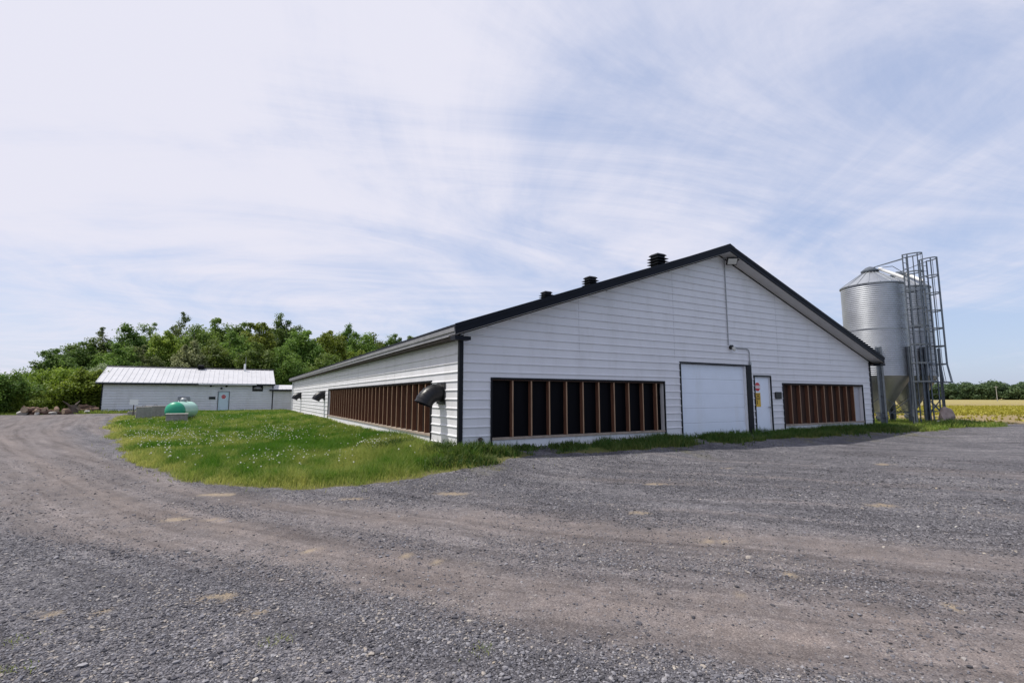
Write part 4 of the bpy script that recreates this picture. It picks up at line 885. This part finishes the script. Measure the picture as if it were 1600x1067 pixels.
# ------------------------------------------------------------------ rocks, blocks, logs
def lump(name, c, size, material, seed, rot=0.0, sub=3, rough=0.35, label=None, cat=None, group=None, sink=0.12):
    import bmesh
    bm = bmesh.new(); bmesh.ops.create_icosphere(bm, subdivisions=sub, radius=0.5); r = random.Random(seed)
    planes = [(Vector((r.gauss(0,1), r.gauss(0,1), r.gauss(0,.8))).normalized(), 0.26 + 0.2*r.random()) for _ in range(11)]
    from mathutils import noise as mn
    for v in bm.verts:
        for nrm, d in planes:
            k = v.co.dot(nrm)
            if k > d: v.co -= nrm*(k-d)*0.9
        v.co *= 1 + rough*0.5*mn.noise(v.co*3.0 + Vector((seed, 0, 0)))
        v.co = Vector((v.co.x*size[0], v.co.y*size[1], v.co.z*size[2]))
    bmesh.ops.rotate(bm, verts=bm.verts, cent=(0,0,0), matrix=Matrix.Rotation(rot, 3, 'Z'))
    zmin = min(v.co.z for v in bm.verts)
    for v in bm.verts: v.co.z -= zmin + sink*size[2]
    me = bpy.data.meshes.new(name); bm.to_mesh(me); bm.free(); me.materials.append(material)
    o = link_obj(name, me, None, c); return tag(o, label, cat, group)
def GZ(x, y): return float(gheight(np.array([x]), np.array([y]))[0])
lump('boulder', (31.0, 10.95, GZ(31.0, 10.95)), (1.0, .75, 1.15), M['rock'], 8, .4, label='reddish grey boulder standing beside the silo leg', cat='boulder')
lump('boulder', (30.3, 10.9, GZ(30.3, 10.9)), (.5, .4, .35), M['palecon'], 9, .9, label='small pale stone at the foot of the reddish boulder', cat='boulder')
def block(c, size, rot, material, label, top=None):
    x, y = c; z = GZ(x, y) - .04; ux = Vector((math.cos(rot), math.sin(rot), 0)); uy = Vector((-ux.y, ux.x, 0))
    T = thing('concrete_block', label, 'concrete block', (x, y, z)); b = MB()
    b.obox((x, y, z+size[2]/2), ux*size[0]/2, uy*size[1]/2, Vector((0,0,size[2]/2))); b.build('block', material, T, bevel=.025)
    if top:
        t = MB(); t.obox((x, y, z+size[2]+.022), ux*(size[0]/2+.03), uy*(size[1]/2+.03), Vector((0,0,.02))); t.build('cap', top, T, bevel=.01)
    else:
        l = MB(); l.tube([(x-.1*ux.x, y-.1*ux.y, z+size[2]-.02), (x-.08*ux.x, y-.08*ux.y, z+size[2]+.07), (x+.08*ux.x, y+.08*ux.y, z+size[2]+.07), (x+.1*ux.x, y+.1*ux.y, z+size[2]-.02)], .012, 6); l.build('lifting_loop', M['rust'], T)
block((-4.75, 37.9), (.80,.65,.86), .15, M['concrete'], 'tall grey concrete block left of the green tank, foremost of that pair')
block((-4.55, 41.2), (1.05,.7,.86), .2, M['concrete'], 'grey concrete block half hidden behind the tall one left of the tank')
block((-2.72, 34.0), (1.02,.6,.52), .05, M['concrete'], 'low concrete block with pale top in front of the green tank', M['palecon'])
block((-6.15, 44.0), (.6,.5,.42), .1, M['concrete'], 'small low concrete block at the foot of the sign post')

def propane():
    a = Vector((-2.95, 35.5, .57)); b = Vector((-2.45, 38.2, .57)); d = (b-a).normalized(); r = .535; z0 = GZ(-2.4, 36.7)
    T = thing('propane_tank', 'pale green propane tank lying on the lawn behind a low block', 'propane tank', (a.x, a.y, z0))
    def half(p, dirn, mname, name):
        mb = MB(); n = 8; pts = []; rs = []
        for k in range(n+1):
            t = math.pi/2*k/n; pts.append(p + dirn*(.33*math.sin(t))); rs.append(max(r*math.cos(t), .004))
        mb.tube(pts, rs, 32); mb.build(name, M[mname], T, smooth=True, angle=60)
    bd = MB(); bd.tube([a, b], r, 40, caps=False); bd.tube([a+d*.02, a+d*.05], r+.006, 40, caps=False); bd.tube([b-d*.05, b-d*.02], r+.006, 40, caps=False); bd.build('shell', M['tank'], T, smooth=True)
    half(a, -d, 'tankcap', 'end_cap'); half(b, d, 'tank', 'end_cap')
    vd = MB(); m_ = a+d*1.5; vd.tube([m_+Vector((0,0,r-.03)), m_+Vector((0,0,r+.16)), m_+Vector((0,0,r+.24))], [.17,.17,.10], 20); vd.build('valve_dome', M['greymetal'], T, smooth=True, angle=40)
    lf = MB()
    for t in (.5, 2.2):
        q = a+d*t; lf.tube([q+d*-.06+Vector((0,0,r-.02)), q+d*-.04+Vector((0,0,r+.07)), q+d*.04+Vector((0,0,r+.07)), q+d*.06+Vector((0,0,r-.02))], .014, 6)
    lf.build('lifting_lug', M['whitepipe'], T)
    for t in (.45, 2.25):
        q = a+d*t; side = Vector((-d.y, d.x, 0)); s = MB(); s.obox((q.x, q.y, (z0-.05+.24)/2), side*.42, d*.09, Vector((0,0,(.24-z0+.05)/2))); s.build('saddle', M['concrete'], T)
propane()
def small_sign():
    x, y = -5.95, 42.7; z = GZ(x, y); T = thing('sign_post', 'small white sign on a thin dark post before the shed', 'sign', (x, y, z))
    p = MB(); p.tube([(x, y, z-.1), (x, y, z+.95)], .03, 8); p.build('post', M['rust'], T)
    s = MB(); s.box((x-.24, y-.045, z+.86), (x+.24, y-.032, z+1.24)); s.build('panel', M['white'], T)
small_sign()
def log(c, L_, r, az, tilt, label, group, seed):
    rr = random.Random(seed); x, y = c[:2]; z = c[2]; d = Vector((math.cos(az)*math.cos(tilt), math.sin(az)*math.cos(tilt), math.sin(tilt)))
    p0 = Vector((x, y, z)) - d*L_/2; n = 7; pts = [p0 + d*L_*k/n + Vector((rr.gauss(0,.02), rr.gauss(0,.02), rr.gauss(0,.015))) for k in range(n+1)]
    rs = [r*(1+.12*rr.gauss(0,1)) * (1-.18*k/n) for k in range(n+1)]
    mb = MB(); mb.tube(pts, rs, 10, caps=False)
    T = thing('log', label, 'log', (x, y, z - r), group); mb.build('bark', M['log'], T, smooth=True)
    for k, (p, q, rad_) in enumerate(((pts[0], pts[1], rs[0]), (pts[-1], pts[-2], rs[-1]))):
        e = MB(); dd = (p-q).normalized(); e.tube([p-dd*.02, p+dd*.004], [rad_*.98, rad_*.96], 10); e.build('cut_end', M['logend'], T)
rl = random.Random(21)
for k in range(13):
    x = -14.0 + 1.7*rl.random(); y = 52.3 + .7*rl.random(); lvl = 0 if k < 7 else 1; z = GZ(x, y)
    log((x, y, z+.16+lvl*.26), .7+.6*rl.random(), .09+.09*rl.random(), rl.random()*math.pi, rl.uniform(-.45,.45), 'cut log in the heap at the far end of the drive', 'logs heaped at the far end of the drive', k)
for k, (x, y, w, lab) in enumerate(((-14.2,52.2,.7,'pale grey rock at the left end of the log heap'), (-12.4,52.2,.6,'pale grey rock at the right end of the log heap'), (-13.3,52.0,.5,'low rock lying in front of the log heap'))):
    lump('rock', (x, y, GZ(x, y)), (w, w*.7, w*.6), M['palecon'], 30+k, k, label=lab, cat='rock')
def stump():
    x, y = -11.5, 53.6; z = GZ(x, y); T = thing('tree_stump', 'dark uprooted stump with splintered top left of the shed', 'stump', (x, y, z)); m_ = MB()
    m_.tube([(x,y,z-.05), (x+.05,y,z+.4), (x+.02,y,z+.75)], [.42,.28,.2], 12); m_.build('trunk', M['bark'], T)
    for k in range(7):
        a = k*.9+.3; r_ = MB(); L_ = .5+.35*((k*37) % 10)/10
        r_.tube([(x,y,z+.35), (x+L_*.5*math.cos(a), y+L_*.5*math.sin(a), z+.45+.4*math.sin(k*2.1)), (x+L_*math.cos(a), y+L_*math.sin(a), z+max(.05, .3+.9*math.sin(k*2.1)))], [.12,.08,.02], 7); r_.build('root', M['bark'], T)
stump()
log((-11.7, 52.6, GZ(-11.7,52.6)+.2), .6, .24, 1.2, 0, 'short thick log with pale cut end before the stump', None, 51)
lump('rock', (-10.75, 54.4, GZ(-10.75,54.4)), (.5,.4,.35), M['palecon'], 41, label='small pale rock between the stump and the shed', cat='rock')
log((-10.95, 56.2, GZ(-10.95,56.2)+.22), 1.3, .24, .15, .1, 'long brown log lying against the shed corner, lower of two', None, 52)
log((-11.2, 56.9, GZ(-11.2,56.9)+.5), 1.2, .2, .5, -.1, 'brown log lying on the ground behind the shed corner, upper of two', None, 53)

# ------------------------------------------------------------------ trees
LEAF = dict(
    dark=leaf_mat('dark_leaves', (0.053,0.109,0.019), (0.177,0.265,0.050), .45),
    mid=leaf_mat('mid_green_leaves', (0.077,0.144,0.022), (0.236,0.322,0.064), .45),
    yellow=leaf_mat('yellow_green_leaves', (0.112,0.172,0.018), (0.319,0.362,0.057), .45),
    pale=leaf_mat('pale_grey_green_leaves', (0.153,0.178,0.072), (0.378,0.391,0.187), .42),
    feathery=leaf_mat('feathery_leaves', (0.094,0.144,0.044), (0.248,0.299,0.105), .45),
    far=leaf_mat('hazed_wood_leaves', (0.045,0.080,0.032), (0.120,0.170,0.070), .35),  # distance haze put into the leaf colour as a bluish dark green
    bush_dark=leaf_mat('bush_dark_leaves', (0.065,0.127,0.020), (0.195,0.270,0.051), .45),
    bush_light=leaf_mat('bush_bright_leaves', (0.112,0.190,0.018), (0.307,0.402,0.050), .45),
    bush_pale=leaf_mat('bush_pale_leaves', (0.153,0.190,0.094), (0.354,0.391,0.231), .42),
)
def crown_mesh(name, kind, seed, H, Rr, z0, nclump, per, leaf, spread=1.0, fill=0.45):
    r = np.random.default_rng(seed)
    # clump centres: shell-biased in an uneven, slightly lobed ellipsoid
    u = r.normal(size=(nclump, 3)); u /= np.linalg.norm(u, axis=1)[:, None]; rad_ = r.random(nclump)**fill
    ax = np.array([Rr*0.82, Rr*0.82, (H-z0)/2*0.9]); lob = 1 + 0.18*np.sin(3*np.arctan2(u[:, 1], u[:, 0]) + seed) + r.normal(0, .08, nclump)
    C_ = u*rad_[:, None]*ax*lob[:, None]; t = (C_[:, 2]/ax[2]+1)/2; C_[:, :2] *= (1.05-0.55*np.clip(t, 0, 1)**1.6)[:, None]*(0.75+0.5*np.clip(t*2.2, 0, 1))[:, None]
    C_[:, 2] += (H+z0)/2
    cr = Rr*(0.16+0.20*r.random(nclump)**1.3)*spread*(1-0.35*np.clip((t-.6)/.4, 0, 1))
    order = np.argsort(C_[:, 2])
    for q in range(1, nclump):                    # no clump hangs free of its neighbours below
        i = order[q]; low = order[:q]; dv = C_[low] - C_[i]; dl = np.linalg.norm(dv, axis=1); j = dl.argmin(); gap = dl[j] - 0.95*(cr[i] + cr[low[j]])*0.8
        if gap > 0: C_[i] += dv[j]/dl[j]*gap
    ci = np.repeat(np.arange(nclump), per); n = len(ci)
    d = r.normal(size=(n, 3)); d /= np.linalg.norm(d, axis=1)[:, None]; rr = r.random(n)**0.5*(1 + 0.45*r.random(n)**4)
    p = C_[ci] + d*(rr*cr[ci])[:, None]*np.array([1.0, 1.0, 0.95]); p[:, 2] = np.maximum(p[:, 2], z0*0.5)
    nrm = d*0.8 + r.normal(size=(n, 3))*0.55 + np.array([0, 0, .35]); nrm /= np.linalg.norm(nrm, axis=1)[:, None]
    a = np.cross(nrm, r.normal(size=(n, 3))); a /= np.linalg.norm(a, axis=1)[:, None]; b = np.cross(nrm, a)
    s = leaf*(0.6+0.8*r.random(n)); a = a*s[:, None]*0.5; b = b*(s*0.36)[:, None]
    V = np.stack([p-a, p-b+nrm*(s*.08)[:, None], p+a, p+b+nrm*(s*.08)[:, None]], 1).reshape(-1, 3)
    tint = np.clip(0.45 + (r.random(nclump)[ci]-.5)*0.55 + (r.random(n)-.5)*0.5, 0, 1)
    F = np.arange(n*4)
    return mesh_np(name, V, F, np.full(n, 4), LEAF[kind], False, {'tint': np.repeat(tint, 4)}), C_, cr
def trunk_mesh(name, seed, H, z0, C_):
    r = random.Random(seed); mb = MB(); top = Vector((r.gauss(0,.2), r.gauss(0,.2), H*.86)); n = 7
    pts = [Vector((0,0,-.3)).lerp(top, k/n) + Vector((r.gauss(0,.08), r.gauss(0,.08), 0))*(k > 0) for k in range(n+1)]
    rb = .018*H; mb.tube(pts, [rb*(1.25 if k == 0 else 1)*(1-.88*k/n) for k in range(n+1)], 9)
    order = sorted(range(len(C_)), key=lambda i: C_[i][2])[::max(1, len(C_)//16)]
    for i in order:
        e = Vector(C_[i]); zb = max(H*.15, min(e.z - .3*math.hypot(e.x, e.y) - .2, H*.8)); k = min(max((zb+.3)/(H*.86+.3), 0), .98); s_ = Vector((0,0,-.3)).lerp(top, k)
        m_ = s_.lerp(e, .5) + Vector((r.gauss(0,.15), r.gauss(0,.15), .12)); w = rb*(1-.85*k)*.5
        mb.tube([s_, m_, e], [w, w*.6, w*.15], 6)
    v = np.array(mb.v); return mesh_np(name, v, [i for f in mb.f for i in f], [len(f) for f in mb.f], M['bark'], True)
PROTO = {}
def proto(kind, var, **k):
    me, C_, cr = crown_mesh('crown', kind, k.pop('seed'), **k); tm = trunk_mesh('trunk', var*7+3, k['H'], k['z0'], C_); PROTO.setdefault(kind, []).append((me, tm, k['H']))
for v in range(3):
    proto('dark', v, seed=10+v, H=14, Rr=3.6, z0=1.6, nclump=150, per=150, leaf=.27)
    proto('mid', v, seed=20+v, H=12, Rr=3.5, z0=1.2, nclump=150, per=150, leaf=.26)
for v in range(2):
    proto('yellow', v, seed=30+v, H=12, Rr=3.0, z0=1.2, nclump=120, per=160, leaf=.25)
    proto('feathery', v, seed=40+v, H=14, Rr=3.2, z0=2.4, nclump=110, per=75, leaf=.24, spread=.85, fill=.5)
    proto('bush_dark', v, seed=60+v, H=4, Rr=2.6, z0=.05, nclump=90, per=130, leaf=.17)
    proto('bush_light', v, seed=70+v, H=4, Rr=2.6, z0=.05, nclump=90, per=130, leaf=.18)
proto('pale', 0, seed=50, H=9, Rr=2.4, z0=.6, nclump=90, per=140, leaf=.25)
proto('bush_pale', 0, seed=80, H=4.8, Rr=1.9, z0=.05, nclump=70, per=130, leaf=.17)
COUNT = {}
def plant(x, y, h, kind, label, wide=1.0):
    k = COUNT.get(kind, 0); COUNT[kind] = k+1; me, tm, H0 = PROTO[kind][k % len(PROTO[kind])]
    bush = kind.startswith('bush'); name = 'bush' if bush else 'tree'
    T = thing(name, label, name, (x, y, 0), 'bushes at the edge of the wood' if bush else 'trees of the wood behind the shed'); s = h/H0; r = random.Random(int(x*100)+int(y*37))
    wv = wide*(s**.5 if not bush else s)*r.uniform(.92, 1.12); T.scale = (wv, wv, s); T.rotation_euler = (0, 0, r.random()*6.28)
    for nm, m_ in (('crown', me), ('trunk', tm)):
        o = bpy.data.objects.new(nm, m_); COL.objects.link(o); o.parent = T
TREES = [
 (-16.2,55.7,3.6,'bush_dark','dark rounded bush left of the log heap, leftmost tall one',1.0),
 (-16.6,61.9,2.9,'bush_dark','low dark bush behind the grass between the leftmost bush and the log heap',1.1),
 (-18.6,57.1,3.4,'bush_dark','dark bush cut by the left edge of the photo',1.0),
 (-14.4,55.6,1.9,'bush_light','low bright green bush just behind the log heap',1.1),
 (-14.0,60.3,4.4,'bush_light','bright green bush behind the gap between log heap and stump',1.0),
 (-12.0,58.6,3.9,'bush_light','bright green bush directly behind the uprooted stump',1.0),
 (-12.0,63.6,5.0,'bush_pale','pale grey green shrub beside the left end of the shed roof',1.0),
 (-17.3,72.0,6.9,'dark','dark tree at the far left end of the wood, its shortest',1.0),
 (-16.9,78.1,8.6,'dark','dark dense tree second from the left end of the wood',1.0),
 (-16.4,84.3,9.2,'dark','dark tree filling the step up in the left skyline of the wood',1.1),
 (-16.1,86.5,11.4,'feathery','thin feathery tree standing first above the left slope of the wood',1.0),
 (-12.8,85.0,11.8,'dark','full dark tree rising behind the left end of the shed roof',.95),
 (-12.9,76.9,8.4,'mid','mid green tree low behind the left gable of the shed',1.0),
 (-12.1,97.3,14.2,'feathery','feathery tree left of the tallest feathery one',1.0),
 (-8.6,101.6,16.6,'feathery','tallest feathery tree with airy top above the shed roof',.95),
 (-8.3,81.6,10.9,'yellow','yellow green tree in front of the tallest feathery tree',1.0),
 (-5.6,91.8,13.3,'mid','mid green tree right behind the pale shrubby tree',1.0),
 (-5.2,75.8,8.7,'pale','pale cream green tree close behind the shed ridge',1.0),
 (-10.3,79.0,8.6,'feathery','shorter feathery tree with bare stems left of the yellow green one',1.1),
 (-2.8,96.0,14.7,'mid','tall mid green tree behind the black vent on the shed roof',1.05),
 (0.4,100.0,15.6,'dark','tall dark tree above the white flue pipe on the shed',1.1),
 (-0.7,82.0,11.4,'mid','broad mid green tree between the shed vent and flue pipe',1.1),
 (3.2,85.9,13.4,'yellow','light topped tree above the right end of the shed roof',1.1),
 (7.0,97.7,16.4,'dark','tallest dark tree standing above the link between shed and barn',1.0),
 (-3.0,77.9,9.5,'mid','lower tree directly behind the shed vent',1.0),
 (2.3,76.0,8.9,'mid','lower green tree behind the right end of the shed ridge',1.1),
 (9.7,85.4,13.0,'mid','rounded green tree over the far end of the barn roof',1.05),
 (6.5,75.7,8.8,'mid','lower tree over the link roof between shed and barn',1.1),
 (13.7,86.9,13.1,'yellow','light green rounded tree above the barn eave, middle of the wood right half',1.1),
 (13.0,95.1,12.2,'mid','tree half hidden behind the light green rounded one',1.0),
 (18.7,100.3,16.2,'dark','dark pointed tree above the barn roof, right of the rounded light one',.9),
 (19.9,91.9,13.9,'mid','broad green tree above the barn roof near the right end of the wood',1.1),
 (24.0,97.1,14.3,'mid','third tree from the right end of the wood',1.0),
 (28.5,100.0,15.2,'dark','dark tree with narrow top near the right end of the wood',.9),
 (32.8,103.0,14.5,'mid','last tree of the wood, mostly hidden by the barn roof',1.0),
 (12.0,77.0,8.3,'mid','lower tree just above the far barn eave',1.1),
 (16.7,80.3,9.0,'yellow','lower yellow green tree along the barn eave',1.1),
 (21.4,85.4,9.7,'mid','lower green tree along the barn eave near the right end of the wood',1.1),
 (5.3,103.9,14.4,'dark','dark tree filling the back of the wood left of the tallest dark one',1.1),
 (10.1,105.5,16.0,'dark','dark tree at the back of the wood right of the tallest dark one',1.0),
]
for t in TREES: plant(*t)

# far wood on the horizon, one mass; also the thin far trees at the left
def far_wood(name, az0, az1, dist, hmin, hmax, n, leaf, label, seed, kind):
    r = np.random.default_rng(seed); az = np.radians(az0 + (az1-az0)*r.random(n)); dd = dist*(1+.16*r.random(n))
    prof = fbm(np.degrees(az)*2.1+seed, np.zeros(n)+.5)*.55 + .45*fbm(np.degrees(az)*9+seed, np.zeros(n)+3.5)
    hm = hmin + (hmax-hmin)*np.clip((prof-.25)*2, 0, 1)*(.75+.25*(dd/dist-1)/.16)
    per = 60; cz = hm*(r.random(n)**.6)
    ci = np.repeat(np.arange(n), per); N_ = len(ci); d = r.normal(size=(N_, 3)); d /= np.linalg.norm(d, axis=1)[:, None]
    C_ = np.stack([dd*np.sin(az), dd*np.cos(az), cz], 1); rr = (0.7+.9*r.random(n))[ci]*r.random(N_)**.4
    p = C_[ci] + d*rr[:, None]*np.array([1.3,1.3,.85])*(dist/220); p[:, 2] = np.abs(p[:, 2])
    nrm = d*.8+r.normal(size=(N_, 3))*.5+np.array([0,0,.4]); nrm /= np.linalg.norm(nrm, axis=1)[:, None]
    a = np.cross(nrm, r.normal(size=(N_, 3))); a /= np.linalg.norm(a, axis=1)[:, None]; b = np.cross(nrm, a); s = leaf*(.6+.8*r.random(N_)); a = a*s[:, None]*.5; b = b*(s*.4)[:, None]
    V = np.stack([p-a, p-b, p+a, p+b], 1).reshape(-1, 3); tint = np.clip(.4+(r.random(n)[ci]-.5)*.7+(r.random(N_)-.5)*.4, 0, 1)
    me = mesh_np(name, V, np.arange(N_*4), np.full(N_, 4), LEAF[kind], False, {'tint': np.repeat(tint, 4)})
    tag(link_obj(name, me), label, 'wood', None, 'stuff')
far_wood('distant_wood', 60, 98, 330, 5.0, 9.5, 5200, 0.8, 'dark green wood along the horizon beyond the crop field', 4, 'far')
far_wood('distant_wood', -26, -8, 190, 3.5, 7.5, 500, 1.0, 'far grey green trees seen between the left bushes', 6, 'mid')
def pole():
    T = thing('utility_pole', 'thin pale utility pole far off before the horizon wood', 'utility pole', (221.0, 63.7, 0)); p = MB(); p.tube([(221,63.7,-.5), (221,63.7,5.0)], [.12,.08], 8); p.build('shaft', M['wood'], T)
    c = MB(); c.box((220.95,63.2,4.6), (221.05,64.2,4.7)); c.build('crossarm', M['wood'], T)
pole()
# young crop: low leaf tufts in rows
def crop():
    n = 26000; dep = 24 + 55*rng.random(n)**1.3; az = np.radians(63 + 26*rng.random(n)); s = dep/np.maximum(np.cos(az-rad(29.45)), .2)
    s = np.minimum(s, 150); x = s*np.sin(az); y = s*np.cos(az); mk, sd = masks(x, y); v = -x*FH[1]*0 + (x*FH[0]+y*FH[1])
    row = np.round(v/.75)*.75; x = x + (row-v)*FH[0]*.8; y = y + (row-v)*FH[1]*.8
    k = (mk['field'] > .6) & (rng.random(n) < np.where(v > 38, .95, .10)); x, y, v = x[k], y[k], v[k]
    V_, h = len(x), .18
    blades('young_crop', x, y, .10+.12*rng.random(V_), .10+.10*rng.random(V_), np.clip(.3+.5*rng.random(V_), 0, 1), leaf_mat('young_crop_leaves', (0.28,0.30,0.025), (0.52,0.48,0.07), .3), 1.2, 'yellow green young crop plants in rows across the field', 'crop')
crop()
